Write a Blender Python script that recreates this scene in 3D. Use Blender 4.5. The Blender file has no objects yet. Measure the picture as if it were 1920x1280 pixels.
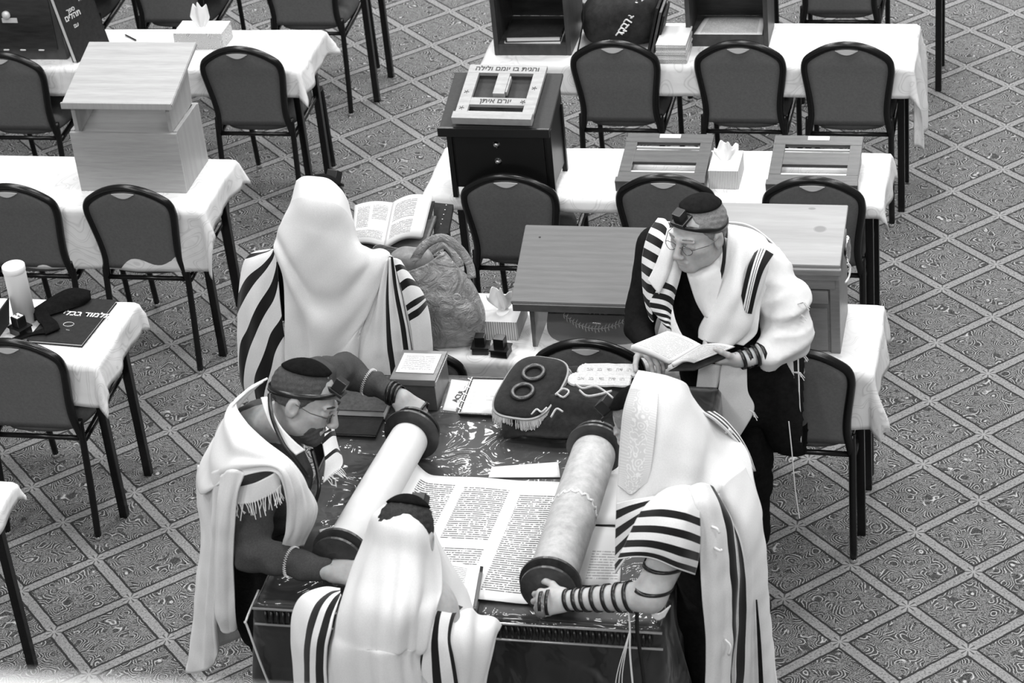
import bpy, bmesh, math, random
import numpy as np
from mathutils import Vector, Matrix
random.seed(7)
PI = math.pi
scene = bpy.context.scene
COL = scene.collection

# ------------------------------------------------------------ camera
cam_data = bpy.data.cameras.new('camera')
cam = bpy.data.objects.new('camera', cam_data)
COL.objects.link(cam)
cam_data.sensor_width = 36.0
cam_data.lens = 36.0 * 4434.1 / 1920.0
cam_data.clip_start = 0.05
cam_data.clip_end = 100
right = Vector((0.97462417, 0.20503892, -0.0898152))
up = Vector((-0.03354129, 0.53047082, 0.84703937))
fwd = Vector((-0.22132038, 0.82253252, -0.52388695))
M = Matrix(((right.x, up.x, -fwd.x), (right.y, up.y, -fwd.y), (right.z, up.z, -fwd.z))).to_4x4()
M.translation = Vector((1.91573516, -6.41420086, 5.5))
cam.matrix_world = M
scene.camera = cam
cam_data.dof.use_dof = True
cam_data.dof.focus_distance = 8.8
cam_data.dof.aperture_fstop = 6.3

# ------------------------------------------------------------ light and exposure
world = bpy.data.worlds.new('room_ambient')
scene.world = world
world.use_nodes = True
world.node_tree.nodes['Background'].inputs[0].default_value = (1, 1, 1, 1)
world.node_tree.nodes['Background'].inputs[1].default_value = 0.20
def area_lamp(x, y, z, sx, sy, watts, tx=0, ty=0):
    ld = bpy.data.lights.new('ceiling_lamp', 'AREA')
    ld.shape = 'RECTANGLE'; ld.size = sx; ld.size_y = sy; ld.energy = watts
    o = bpy.data.objects.new('ceiling_lamp', ld)
    COL.objects.link(o)
    o.location = (x, y, z)
    d = Vector((tx, ty, 0)) - Vector((x, y, z)) if (tx or ty) else Vector((0, 0, -1))
    o.rotation_euler = d.to_track_quat('-Z', 'Y').to_euler()
    return o
for lx, ly in ((-3.5, 1.0), (0.5, 1.0), (4.5, 1.0), (-3.5, 5.0), (0.5, 5.0), (4.5, 5.0), (-3.5, -3.0), (4.5, -3.0)):
    area_lamp(lx, ly, 7.6, 1.2, 1.2, 132)
for lx in (-3.5, 1.0, 5.5):
    for ly in (9.5, 14.0): area_lamp(lx, ly, 7.6, 1.5, 1.5, 210)
for lx in (-3.0, 1.5, 6.0): area_lamp(lx, -8.5, 7.6, 1.5, 1.5, 250)
scene.view_settings.view_transform = 'Standard'
scene.view_settings.look = 'None'
scene.view_settings.gamma = 1
scene.view_settings.use_curve_mapping = False
scene.view_settings.exposure = 0.36

# ------------------------------------------------------------ helpers
def link(o, parent=None):
    COL.objects.link(o)
    if parent is not None: o.parent = parent
    return o
def thing(name, label, cat, loc=(0, 0, 0), rz=0.0, group=None):
    o = bpy.data.objects.new(name, None)
    o.empty_display_size = 0.1
    COL.objects.link(o)
    o.location = loc; o.rotation_euler = (0, 0, rz)
    o['label'] = label; o['category'] = cat
    if group: o['group'] = group
    return o
def tag(o, label, cat, group=None):
    o['label'] = label; o['category'] = cat
    if group: o['group'] = group
    return o
def relabel(o, label, group=None):
    o['label'] = label
    if group: o['group'] = group
def copy_tree(o, parent=None):
    c = o.copy(); COL.objects.link(c); c.parent = parent
    for ch in list(o.children): copy_tree(ch, c)
    return c
def obj(name, bm, mat, parent=None, smooth=False, loc=None, rot=None):
    me = bpy.data.meshes.new(name)
    bmesh.ops.recalc_face_normals(bm, faces=bm.faces[:])
    bm.to_mesh(me); bm.free()
    me.materials.append(mat)
    if smooth:
        for p in me.polygons: p.use_smooth = True
    o = link(bpy.data.objects.new(name, me), parent)
    if loc: o.location = loc
    if rot: o.rotation_euler = rot
    return o
def meshobj(name, verts, faces, mat, parent=None, smooth=True, uv=None):
    me = bpy.data.meshes.new(name)
    me.from_pydata([tuple(v) for v in verts], [], [tuple(f) for f in faces])
    me.materials.append(mat)
    if smooth: me.polygons.foreach_set('use_smooth', [True] * len(me.polygons))
    if uv is not None:
        ul = me.uv_layers.new(name='UVMap')
        idx = np.empty(len(me.loops), dtype=np.int32); me.loops.foreach_get('vertex_index', idx)
        ul.data.foreach_set('uv', np.asarray(uv, dtype=np.float32)[idx].ravel())
    me.update()
    return link(bpy.data.objects.new(name, me), parent)
def box(bm, x0, x1, y0, y1, z0, z1, bev=0.0, mtx=None):
    r = bmesh.ops.create_cube(bm, size=1.0)
    vs = r['verts']
    for v in vs:
        v.co = Vector((x0 + (v.co.x + .5) * (x1 - x0), y0 + (v.co.y + .5) * (y1 - y0), z0 + (v.co.z + .5) * (z1 - z0)))
    if bev > 0:
        es = list({e for v in vs for e in v.link_edges})
        rb = bmesh.ops.bevel(bm, geom=es, offset=bev, segments=2, affect='EDGES', profile=0.6)
        vs = list({v for f in rb['faces'] for v in f.verts} | {v for v in vs if v.is_valid})
    if mtx is not None:
        bmesh.ops.transform(bm, matrix=mtx, verts=[v for v in vs if v.is_valid])
    return vs
def boxobj(name, dims, mat, parent=None, bev=0.003, mtx=None):
    bm = bmesh.new(); box(bm, *dims, bev=bev, mtx=mtx)
    return obj(name, bm, mat, parent)
def frames(pts, closed=False):
    P = [Vector(p) for p in pts]; n = len(P); T = []
    for i in range(n):
        a = P[i - 1] if (i > 0 or closed) else P[i]
        b = P[(i + 1) % n] if (i < n - 1 or closed) else P[i]
        t = (b - a)
        T.append(t.normalized() if t.length > 1e-9 else Vector((0, 0, 1)))
    ref = Vector((0, 0, 1)) if abs(T[0].z) < 0.9 else Vector((1, 0, 0))
    N = [(ref - T[0] * ref.dot(T[0])).normalized()]
    for i in range(1, n):
        v = N[-1] - T[i] * N[-1].dot(T[i])
        N.append(v.normalized() if v.length > 1e-6 else N[-1])
    return P, T, N
def tube(bm, pts, r, seg=10, closed=False, flat=1.0, caps=True):
    P, T, N = frames(pts, closed)
    R = r if isinstance(r, (list, tuple)) else [r] * len(P)
    rings = []
    for i, p in enumerate(P):
        b = T[i].cross(N[i])
        rings.append([bm.verts.new(p + (N[i] * math.cos(2 * PI * k / seg) + b * math.sin(2 * PI * k / seg) * flat) * R[i]) for k in range(seg)])
    m = len(rings)
    for i in range(m if closed else m - 1):
        A_, B_ = rings[i], rings[(i + 1) % m]
        for k in range(seg):
            try: bm.faces.new((A_[k], A_[(k + 1) % seg], B_[(k + 1) % seg], B_[k]))
            except ValueError: pass
    if caps and not closed:
        bm.faces.new(rings[0][::-1]); bm.faces.new(rings[-1])
def ribbon(bm, pts, width, thick, normals):
    """a flat strap: runs through pts, its face turned to the given normals"""
    P = [Vector(p) for p in pts]; n = len(P); rings = []
    for i in range(n):
        t = (P[min(i + 1, n - 1)] - P[max(i - 1, 0)]).normalized()
        nn = Vector(normals[i] if isinstance(normals, list) else normals)
        nn = (nn - t * nn.dot(t)).normalized(); s = t.cross(nn)
        w = width / 2; h = thick / 2
        rings.append([bm.verts.new(P[i] + s * a * w + nn * b * h) for a, b in ((-1, -1), (1, -1), (1, 1), (-1, 1))])
    for i in range(n - 1):
        for k in range(4): bm.faces.new((rings[i][k], rings[i][(k + 1) % 4], rings[i + 1][(k + 1) % 4], rings[i + 1][k]))
    bm.faces.new(rings[0][::-1]); bm.faces.new(rings[-1])
def lathe(bm, prof, seg=32, mtx=None):
    rings = []
    for r, z in prof:
        rings.append([bm.verts.new((r * math.cos(2 * PI * k / seg), r * math.sin(2 * PI * k / seg), z)) for k in range(seg)])
    for i in range(len(rings) - 1):
        for k in range(seg):
            bm.faces.new((rings[i][k], rings[i][(k + 1) % seg], rings[i + 1][(k + 1) % seg], rings[i + 1][k]))
    bm.faces.new(rings[0][::-1]); bm.faces.new(rings[-1])
    if mtx is not None: bmesh.ops.transform(bm, matrix=mtx, verts=[v for ri in rings for v in ri])
def spline(pts, n, closed=False):
    """Catmull-Rom through pts, n samples"""
    P = np.array(pts, dtype=float); m = len(P)
    out = []
    for k in range(n):
        t = (k / n * m) if closed else (k / (n - 1) * (m - 1))
        i = int(math.floor(t)); 
        if not closed and i > m - 2: i = m - 2
        f = t - i
        if closed: a, b, c, d = P[(i - 1) % m], P[i % m], P[(i + 1) % m], P[(i + 2) % m]
        else:
            b, c = P[i], P[i + 1]
            a = P[i - 1] if i > 0 else 2 * b - c
            d = P[i + 2] if i < m - 2 else 2 * c - b
        out.append(0.5 * ((2 * b) + (-a + c) * f + (2 * a - 5 * b + 4 * c - d) * f * f + (-a + 3 * b - 3 * c + d) * f ** 3))
    return np.array(out)
def vnoise(p, s, seed=0):
    """cheap smooth noise from sines"""
    rs = np.random.RandomState(seed); p = np.asarray(p) * s; r = 0
    for k in range(6):
        d = rs.normal(size=3); d /= np.linalg.norm(d); r = r + np.sin(p @ d * rs.uniform(.7, 1.8) + rs.uniform(0, 6.28))
    return r / 3.0
def sheet(name, grid, mat, parent=None, res=(40, 40), thick=0.004, fold=None, closed_u=False, smooth=True, u_range=(0, 1), v_range=(0, 1), seed=1, rough=0.0):
    """cloth surface through a grid of control points (rows run along v, columns along u)"""
    G = np.array(grid, dtype=float)
    nu, nv = res
    rows = np.array([spline(r, nu, closed_u) for r in G])
    S = np.array([spline(rows[:, j], nv) for j in range(nu)])          # nu x nv x 3
    if fold is not None or rough:
        du = np.gradient(S, axis=0); dv = np.gradient(S, axis=1)
        N = np.cross(du, dv); N /= (np.linalg.norm(N, axis=2, keepdims=True) + 1e-9)
        U, V = np.meshgrid(np.linspace(0, 1, nu), np.linspace(0, 1, nv), indexing='ij')
        d = fold(U, V) if fold is not None else 0
        if rough: d = d + rough * vnoise(S, 22, seed) + rough * .5 * vnoise(S, 50, seed + 1)
        S = S + N * np.asarray(d)[..., None]
    verts = S.reshape(-1, 3)
    F = []
    for i in range(nu if closed_u else nu - 1):
        i2 = (i + 1) % nu
        for j in range(nv - 1):
            F.append((i * nv + j, i2 * nv + j, i2 * nv + j + 1, i * nv + j + 1))
    uu = np.linspace(u_range[0], u_range[1], nu); vv = np.linspace(v_range[0], v_range[1], nv)
    uv = np.array([(a, b) for a in uu for b in vv])
    o = meshobj(name, verts, F, mat, parent, smooth, uv)
    if thick:
        m = o.modifiers.new('thickness', 'SOLIDIFY'); m.thickness = thick; m.offset = 0
    return o

# ------------------------------------------------------------ materials
def g(v): return (v, v, v, 1)
def new_mat(name, col=0.5, rough=0.7, metal=0.0, spec=0.5, sheen=0.0):
    m = bpy.data.materials.new(name); m.use_nodes = True
    b = m.node_tree.nodes['Principled BSDF']
    b.inputs['Base Color'].default_value = g(col)
    b.inputs['Roughness'].default_value = rough
    b.inputs['Metallic'].default_value = metal
    b.inputs['Specular IOR Level'].default_value = spec
    if sheen: b.inputs['Sheen Weight'].default_value = sheen
    return m
class NT:
    def __init__(s, mat): s.t = mat.node_tree; s.b = s.t.nodes['Principled BSDF']
    def n(s, typ, **kw):
        nd = s.t.nodes.new(typ)
        for k, v in kw.items():
            if k.startswith('i_'): nd.inputs[k[2:].replace('_', ' ')].default_value = v
            else: setattr(nd, k, v)
        return nd
    def l(s, a, b): s.t.links.new(a, b)
    def math(s, op, a, b=None, c=None, clamp=False):
        nd = s.t.nodes.new('ShaderNodeMath'); nd.operation = op; nd.use_clamp = clamp
        for i, v in enumerate((a, b, c)):
            if v is None: continue
            if isinstance(v, (int, float)): nd.inputs[i].default_value = v
            else: s.l(v, nd.inputs[i])
        return nd.outputs[0]
    def mix(s, f, a, b):
        nd = s.t.nodes.new('ShaderNodeMix'); nd.data_type = 'RGBA'
        for i, v in ((0, f), (6, a), (7, b)):
            if isinstance(v, (int, float)): nd.inputs[i].default_value = v if i == 0 else g(v)
            elif isinstance(v, tuple): nd.inputs[i].default_value = v
            else: s.l(v, nd.inputs[i])
        return nd.outputs[2]
    def ramp(s, fac, stops, interp='LINEAR'):
        nd = s.t.nodes.new('ShaderNodeValToRGB'); cr = nd.color_ramp; cr.interpolation = interp
        while len(cr.elements) < len(stops): cr.elements.new(0.5)
        for e, (p, c) in zip(cr.elements, stops): e.position = p; e.color = g(c)
        s.l(fac, nd.inputs[0]); return nd.outputs[0]
    def coords(s, kind='Object', scale=None, rot=None):
        tc = s.t.nodes.new('ShaderNodeTexCoord'); o = tc.outputs[kind]
        if scale or rot:
            mp = s.t.nodes.new('ShaderNodeMapping')
            if scale: mp.inputs['Scale'].default_value = scale
            if rot: mp.inputs['Rotation'].default_value = rot
            s.l(o, mp.inputs[0]); o = mp.outputs[0]
        return o
    def noise(s, vec, scale, detail=2, rough=.5, dist=0):
        nd = s.n('ShaderNodeTexNoise'); s.l(vec, nd.inputs['Vector'])
        nd.inputs['Scale'].default_value = scale; nd.inputs['Detail'].default_value = detail
        nd.inputs['Roughness'].default_value = rough; nd.inputs['Distortion'].default_value = dist
        return nd.outputs[0]
    def bump(s, h, strength=.3, dist=.01):
        nd = s.n('ShaderNodeBump'); nd.inputs['Strength'].default_value = strength; nd.inputs['Distance'].default_value = dist
        s.l(h, nd.inputs['Height']); s.l(nd.outputs[0], s.b.inputs['Normal'])
    def col(s, c): s.l(c, s.b.inputs['Base Color'])

def fabric(name, col, var=.15, scale=60, rough=.9, bump=.25, sheen=0.0):
    m = new_mat(name, col, rough, spec=.06, sheen=sheen * .4); t = NT(m); c = t.coords()
    f = t.noise(c, scale, 4, .7)
    t.col(t.ramp(f, [(.3, col * (1 - var)), (.7, col * (1 + var))]))
    t.bump(t.noise(c, scale * 6, 2), bump, .002)
    return m
def wood(name, dark, light, scale=(3, 30, 30), rough=.4, rings=6.0):
    m = new_mat(name, light, rough, spec=.4); t = NT(m); c = t.coords(scale=scale)
    w = t.n('ShaderNodeTexWave', wave_type='BANDS', bands_direction='Y'); t.l(c, w.inputs[0])
    w.inputs['Scale'].default_value = rings * .05; w.inputs['Distortion'].default_value = 9; w.inputs['Detail'].default_value = 3; w.inputs['Detail Scale'].default_value = 0.6
    n = t.noise(c, 3.0, 5, .65)
    f = t.math('MULTIPLY_ADD', w.outputs[0], .16, t.math('MULTIPLY', n, .84))
    t.col(t.ramp(f, [(.25, dark), (.7, light)]))
    return m
MT = {}
MT['metal'] = new_mat('black_metal', .005, .25, 0.0, .35)
MT['steel'] = new_mat('polished_steel', .6, .2, 1.0)
MT['chair_fabric'] = fabric('chair_fabric', .125, .12, 90)
MT['dark_fabric'] = fabric('dark_fabric', .012, .3, 40)
MT['glide'] = new_mat('glide', .5, .3, .6)
MT['oak'] = wood('light_oak', .27, .37, (2.5, 40, 40), .45, 3)
MT['oak_edge'] = wood('oak_edge', .27, .34, (40, 40, 3), .45, 3)
MT['pine'] = wood('pine', .26, .38, (1.5, 18, 18), .4, 3)
MT['darkwood'] = wood('dark_wood', .012, .035, (3, 20, 20), .35)
MT['blackwood'] = new_mat('black_lacquer_wood', .006, .35, 0, .4)
MT['greywood'] = wood('grey_brown_wood', .10, .135, (2.5, 35, 35), .4)
MT['paper'] = new_mat('paper', .68, .8, 0, .2)
MT['black'] = new_mat('black_leather', .006, .35, 0, .5)
MT['tissue'] = new_mat('tissue', .74, .9, 0, .1)
def cloth_mat():
    m = new_mat('white_damask', .8, .6, 0, .3); t = NT(m); c = t.coords('UV')
    d = t.noise(c, 3.0, 1, .5)
    v = t.n('ShaderNodeTexVoronoi', feature='SMOOTH_F1'); v.inputs['Scale'].default_value = 5.5; v.inputs['Smoothness'].default_value = .35
    mp = t.n('ShaderNodeVectorMath', operation='ADD'); nd = t.n('ShaderNodeTexNoise'); nd.inputs['Scale'].default_value = 4.5; nd.inputs['Detail'].default_value = 1
    sc = t.n('ShaderNodeVectorMath', operation='SCALE'); sc.inputs['Scale'].default_value = .22
    t.l(c, nd.inputs['Vector']); t.l(nd.outputs[1], sc.inputs[0]); t.l(c, mp.inputs[0]); t.l(sc.outputs[0], mp.inputs[1]); t.l(mp.outputs[0], v.inputs['Vector'])
    r = t.math('SINE', t.math('MULTIPLY', v.outputs['Distance'], 34.0))
    f = t.ramp(r, [(.35, 0), (.62, 1), (.8, 1), (.95, 0)])
    t.col(t.mix(f, .72, .60))
    rr = t.mix(f, .75, .38); t.l(rr, t.b.inputs['Roughness'])
    t.bump(t.noise(c, 9, 3), .25, .02)
    return m
MT['cloth'] = cloth_mat()

# ------------------------------------------------------------ floor
def carpet():
    m = new_mat('patterned_carpet', .2, .95, 0, .1); t = NT(m); c = t.coords('Object')
    mp = t.n('ShaderNodeMapping'); t.l(c, mp.inputs[0])
    # lattice of 0.3217 m squares standing on their corners
    mp.inputs['Location'].default_value = (0, 0, 0); mp.inputs['Rotation'].default_value = (0, 0, PI / 4)
    s = t.n('ShaderNodeSeparateXYZ'); t.l(mp.outputs[0], s.inputs[0])
    CELL = .32171
    def cell(o):
        q = t.math('MULTIPLY', o, 1 / CELL)
        fr = t.math('FRACT', q)
        return t.math('ABSOLUTE', t.math('SUBTRACT', fr, .5)), q
    ax, qx = cell(s.outputs[0]); ay, qy = cell(s.outputs[1])      # .5 at a line
    wob = t.math('MULTIPLY', t.math('SUBTRACT', t.noise(c, 28, 1), .5), .02)
    mx = t.math('ADD', t.math('MAXIMUM', ax, ay), wob)
    band = t.math('GREATER_THAN', mx, .44)
    edge = t.math('MULTIPLY', t.math('GREATER_THAN', mx, .412), t.math('LESS_THAN', mx, .44))
    # rosettes where the bands cross
    dx = t.math('SUBTRACT', .5, ax); dy = t.math('SUBTRACT', .5, ay)
    rad = t.math('SQRT', t.math('ADD', t.math('MULTIPLY', dx, dx), t.math('MULTIPLY', dy, dy)))
    ros = t.math('LESS_THAN', rad, .10)
    petal = t.math('MULTIPLY', ros, t.math('GREATER_THAN', t.math('COSINE', t.math('MULTIPLY', t.math('ARCTAN2', dy, dx), 8.0)), .45))
    ringm = t.math('MULTIPLY', petal, t.math('GREATER_THAN', rad, .025))
    # paisley curls: warped rings round scattered centres over a dense vermicelli ground
    warp = t.n('ShaderNodeTexNoise'); warp.inputs['Scale'].default_value = 14; warp.inputs['Detail'].default_value = 1; t.l(c, warp.inputs['Vector'])
    sc = t.n('ShaderNodeVectorMath', operation='SCALE'); sc.inputs['Scale'].default_value = .05; t.l(warp.outputs[1], sc.inputs[0])
    ad = t.n('ShaderNodeVectorMath', operation='ADD'); t.l(c, ad.inputs[0]); t.l(sc.outputs[0], ad.inputs[1])
    v = t.n('ShaderNodeTexVoronoi', feature='F1'); v.inputs['Scale'].default_value = 12.0; t.l(ad.outputs[0], v.inputs['Vector'])
    dist = v.outputs['Distance']
    rings = t.math('SINE', t.math('MULTIPLY', dist, 56.0))
    keep = t.math('MULTIPLY', t.ramp(t.noise(c, 21, 1), [(.46, 0), (.52, 1)]), t.math('GREATER_THAN', dist, .16))
    curl = t.math('MULTIPLY', t.ramp(rings, [(.72, 0), (.9, 1)]), keep)
    gap = t.math('MULTIPLY', t.ramp(rings, [(.05, 1), (.35, 0)]), keep)
    def verm(scale, lo):
        nz = t.noise(ad.outputs[0], scale, 3, .6)
        return t.math('ABSOLUTE', t.math('SUBTRACT', nz, .5))
    f1 = t.ramp(verm(135, 0), [(.0, 1), (.03, .55), (.07, 0)])
    f2 = t.ramp(verm(210, 0), [(.0, 1), (.05, .3), (.10, 0)])
    ground = t.math('MAXIMUM', t.math('MULTIPLY', f1, .9), t.math('MULTIPLY', f2, .7))
    inner = t.math('MAXIMUM', t.math('MULTIPLY', ground, t.math('SUBTRACT', 1.0, t.math('MULTIPLY', gap, .45))), curl)
    inner = t.ramp(inner, [(.0, .010), (.36, .07), (1.0, .42)])
    bandn = t.noise(c, 120, 3, .7)
    bandc = t.ramp(bandn, [(.36, .10), (.47, .215), (.60, .27)])
    inner = t.mix(edge, inner, .03)
    colr = t.mix(band, inner, bandc)
    colr = t.mix(ros, colr, .27)
    colr = t.mix(ringm, colr, .08)
    t.col(colr)
    t.bump(t.noise(c, 320, 2), .3, .004)
    return m
bm = bmesh.new()
# object origin sits on a lattice crossing so that the pattern lands where the photo has it
box(bm, -9, 9, -8, 14, -.05, 0)
fl = obj('floor', bm, carpet(), None); fl.location = (0, 0, 0); fl['kind'] = 'structure'
GX, GY = 1.21555, .73504
for v in fl.data.vertices: v.co.x -= GX - .0; v.co.y -= GY
fl.location = (GX, GY, 0)

# white balcony parapet just below the camera, well out of focus
e0 = Vector((1.4526,-5.7864,4.9500)); e1 = Vector((1.7594,-5.7834,4.9500))
dv = (e1 - e0).normalized(); nv = Vector((dv.y, -dv.x, 0)).normalized()
bm = bmesh.new(); q = []
for z_ in (4.95, 4.05):
    for p in (e0 - dv * 1.2, e1 + dv * 1.2, e1 + dv * 1.2 + nv * .16, e0 - dv * 1.2 + nv * .16): q.append(bm.verts.new((p.x, p.y, z_)))
bm.faces.new(q[:4]); bm.faces.new(q[4:][::-1])
for k in range(4): bm.faces.new((q[k], q[(k + 1) % 4], q[4 + (k + 1) % 4], q[4 + k]))
bmesh.ops.bevel(bm, geom=bm.edges[:], offset=.01, segments=2, affect='EDGES')
tr_ = obj('trim_1', bm, new_mat('painted_parapet', .62, .6), None); tr_['kind'] = 'structure'


# ------------------------------------------------------------ banquet chair
def make_chair():
    t = thing('banquet_chair', 'x', 'chair')
    # backrest profile: (half width, z, y) of the hoop going up
    def hoop(inset=0.0, dy=0.0):
        side = [(.194, .50, -.170), (.186, .56, -.176), (.191, .64, -.186), (.207, .75, -.202), (.212, .800, -.211), (.205, .842, -.218), (.175, .874, -.224), (.095, .917, -.233), (0, .934, -.237)]
        L = [(-x + inset, y + dy, z - (inset * .9 if z > .82 else 0)) for x, z, y in side]
        Rr = [(x - inset, y + dy, z - (inset * .9 if z > .82 else 0)) for x, z, y in side[:-1]][::-1]
        return L + Rr
    bm = bmesh.new()
    pts = [(-.203, -.165, .45)] + hoop() + [(.203, -.165, .45)]
    sp = spline(pts, 60)
    tube(bm, sp, .0180, 10)
    obj('back_frame', bm, MT['metal'], t, True)
    # padded back: closed slab filled from the hoop outline
    bm = bmesh.new()
    L = spline(hoop(.012), 33)
    half = len(L) // 2
    n = half
    front = []; 
    for k in range(n + 1):
        a = L[k]; b = L[len(L) - 1 - k]
        row = []
        for j in range(13):
            f = j / 12; p = a * (1 - f) + b * f
            bul = math.sin(PI * f) ** .6 * math.sin(PI * min(1, (k + .6) / (n + .4))) ** .4
            row.append((Vector(p), bul))
        front.append(row)
    A1 = [[bm.verts.new(p + Vector((0, -.008 - .010 * b, 0))) for p, b in r] for r in front]
    A2 = [[bm.verts.new(p + Vector((0, .006 + .018 * b, 0))) for p, b in r] for r in front]
    for G_ in (A1, A2):
        for i in range(n):
            for j in range(12):
                try: bm.faces.new((G_[i][j], G_[i][j + 1], G_[i + 1][j + 1], G_[i + 1][j]))
                except ValueError: pass
    for i in range(n):
        bm.faces.new((A1[i][0], A1[i + 1][0], A2[i + 1][0], A2[i][0])); bm.faces.new((A1[i][12], A2[i][12], A2[i + 1][12], A1[i + 1][12]))
    for j in range(12): bm.faces.new((A1[0][j], A2[0][j], A2[0][j + 1], A1[0][j + 1]))
    bmesh.ops.remove_doubles(bm, verts=bm.verts[:], dist=.0008)
    obj('backrest', bm, MT['chair_fabric'], t, True)
    # crescent hand grip at the top of the back
    bm = bmesh.new()
    arc = []
    for k in range(15):
        a = k / 14
        arc.append((-.055 + .11 * a, -.2575 + .002 * math.cos(2 * (a - .5)), .912))
    top = [bm.verts.new((x, y, z + .004 * math.sin(PI * i / 14))) for i, (x, y, z) in enumerate(arc)]
    low = [bm.verts.new((x * .96, y + .001, z - .020 * math.sin(PI * i / 14) - .001)) for i, (x, y, z) in enumerate(arc)]
    for i in range(14): bm.faces.new((top[i], top[i + 1], low[i + 1], low[i]))
    r = bmesh.ops.extrude_face_region(bm, geom=bm.faces[:])
    for v in r['geom']:
        if isinstance(v, bmesh.types.BMVert): v.co.y += .006
    obj('hand_grip', bm, MT['grip'], t)
    # seat pad
    bm = bmesh.new()
    out = []
    for k in range(48):
        a = 2 * PI * k / 48
        c, s_ = math.cos(a), math.sin(a)
        ex = .62
        x = .212 * (abs(c) ** ex) * (1 if c >= 0 else -1); y = .215 * (abs(s_) ** ex) * (1 if s_ >= 0 else -1)
        x *= 1 + .05 * (y / .215)
        out.append((x, y + .055))
    prof = [(.0, .455), (.90, .455), (.975, .462), (1.0, .48), (1.0, .50), (.975, .518), (.90, .530), (.6, .540), (.25, .544)]
    rings = []
    for s_, z in prof[1:]:
        rings.append([bm.verts.new((x * s_, (y - .055) * s_ + .055, z)) for x, y in out])
    for i in range(len(rings) - 1):
        for k in range(48): bm.faces.new((rings[i][k], rings[i][(k + 1) % 48], rings[i + 1][(k + 1) % 48], rings[i + 1][k]))
    bm.faces.new(rings[0][::-1]); bm.faces.new(rings[-1])
    obj('seat', bm, MT['chair_fabric'], t, True)
    # seat rails and the rear cross bar
    bm = bmesh.new()
    tube(bm, [(-.212, -.168, .448), (.212, -.168, .448)], .011, 8)
    obj('cross_bar', bm, MT['metal'], t, True)
    bm = bmesh.new()
    tube(bm, [(-.19, .235, .44), (.19, .235, .44)], .011, 8)
    obj('seat_rail', bm, MT['metal'], t, True)
    for sx in (-1, 1):
        bm = bmesh.new()
        tube(bm, spline([(sx * .203, -.160, .53), (sx * .206, -.172, .44), (sx * .208, -.20, .20), (sx * .212, -.235, .012)], 14), .0155, 8)
        lg = obj('leg', bm, MT['metal'], t, True)
        bm = bmesh.new(); lathe(bm, [(.013, 0), (.016, .003), (.016, .014), (.013, .018)], 12, Matrix.Translation((sx * .212, -.235, .0)))
        obj('glide', bm, MT['glide'], lg, True)
        bm = bmesh.new()
        tube(bm, spline([(sx * .207, -.155, .435), (sx * .214, .05, .455), (sx * .220, .20, .475), (sx * .222, .262, .480), (sx * .221, .287, .445), (sx * .219, .30, .22), (sx * .217, .315, .012)], 34), .0145, 8)
        lg = obj('leg', bm, MT['metal'], t, True)
        bm = bmesh.new(); lathe(bm, [(.013, 0), (.016, .003), (.016, .014), (.013, .018)], 12, Matrix.Translation((sx * .217, .315, .0)))
        obj('glide', bm, MT['glide'], lg, True)
    for o in [c for c in t.children] + [g for c in t.children for g in c.children]:
        for v in o.data.vertices: v.co.x *= .925; v.co.z *= .992
    return t
MT['grip'] = new_mat('grip_plate', .5, .35, 0, .6)
chair0 = make_chair()
first = [True]
def place_chair(x, y, label, rz=0.0, group=None):
    c = chair0 if first[0] else copy_tree(chair0)
    first[0] = False
    c.location = (x, y, 0); c.rotation_euler = (0, 0, rz); c['label'] = label
    if group: c['group'] = group
    return c
CH = 'rows of padded black-framed banquet chairs'
# y is where the seat centre stands; the top of the backrest is 0.232 m nearer the camera
place_chair(-.085, 3.58, 'grey padded chair at the far right table, behind it the black bag with white writing', .0, CH)
place_chair(.495, 3.585, 'grey padded chair at the far right table, in front of the cabinet of papers', .0, CH)
place_chair(.985, 3.575, 'grey padded chair at the right end of the far right table', .0, CH)
place_chair(-.31, 2.275, 'grey padded chair directly in front of the black lectern with two knobs', .0, CH)
place_chair(.35, 2.295, 'grey padded chair partly hidden by the head of the man with glasses', .0, CH)
place_chair(.96, 2.295, 'grey padded chair standing just behind the pale pine lectern', .0, CH)
place_chair(.26, 1.01, 'grey padded chair just behind the fringed mantle, a velvet bag on its far side', .0, CH)
place_chair(-.40, .93, 'grey padded chair mostly hidden behind the small box with the paper label', .0, CH)
place_chair(1.035, 1.00, 'grey padded chair behind the elbow of the man reading from a small book', -.03, CH)
place_chair(-1.875, 3.49, 'grey padded chair directly right of the tall pale oak book stand', .0, CH)
place_chair(-3.06, 3.41, 'grey padded chair cut by the left photo edge, below the dark cabinet with plaque', .0, CH)
place_chair(-1.95, 2.11, 'grey padded chair directly in front of the tall pale oak book stand', .0, CH)
place_chair(-2.48, 2.10, 'grey padded chair at the left photo edge, just beyond the white tube', .0, CH)
place_chair(-1.975, .875, 'grey padded chair at lower left, tucked to the table with the white tube', .0, CH)
place_chair(-3.32, 4.70, 'grey padded chair in the top left row, behind the leaning black book', .0, CH)
place_chair(-2.69, 4.67, 'grey padded chair in the top left row, behind the patterned tissue box', .0, CH)
place_chair(-1.94, 4.64, 'grey padded chair in the top left row, nearest the aisle', .0, CH)
place_chair(.24, 4.86, 'grey padded chair in the top right row, behind the black bag', .0, CH)
place_chair(.83, 4.81, 'grey padded chair in the top right row, right of the open cabinet', .0, CH)

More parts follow.
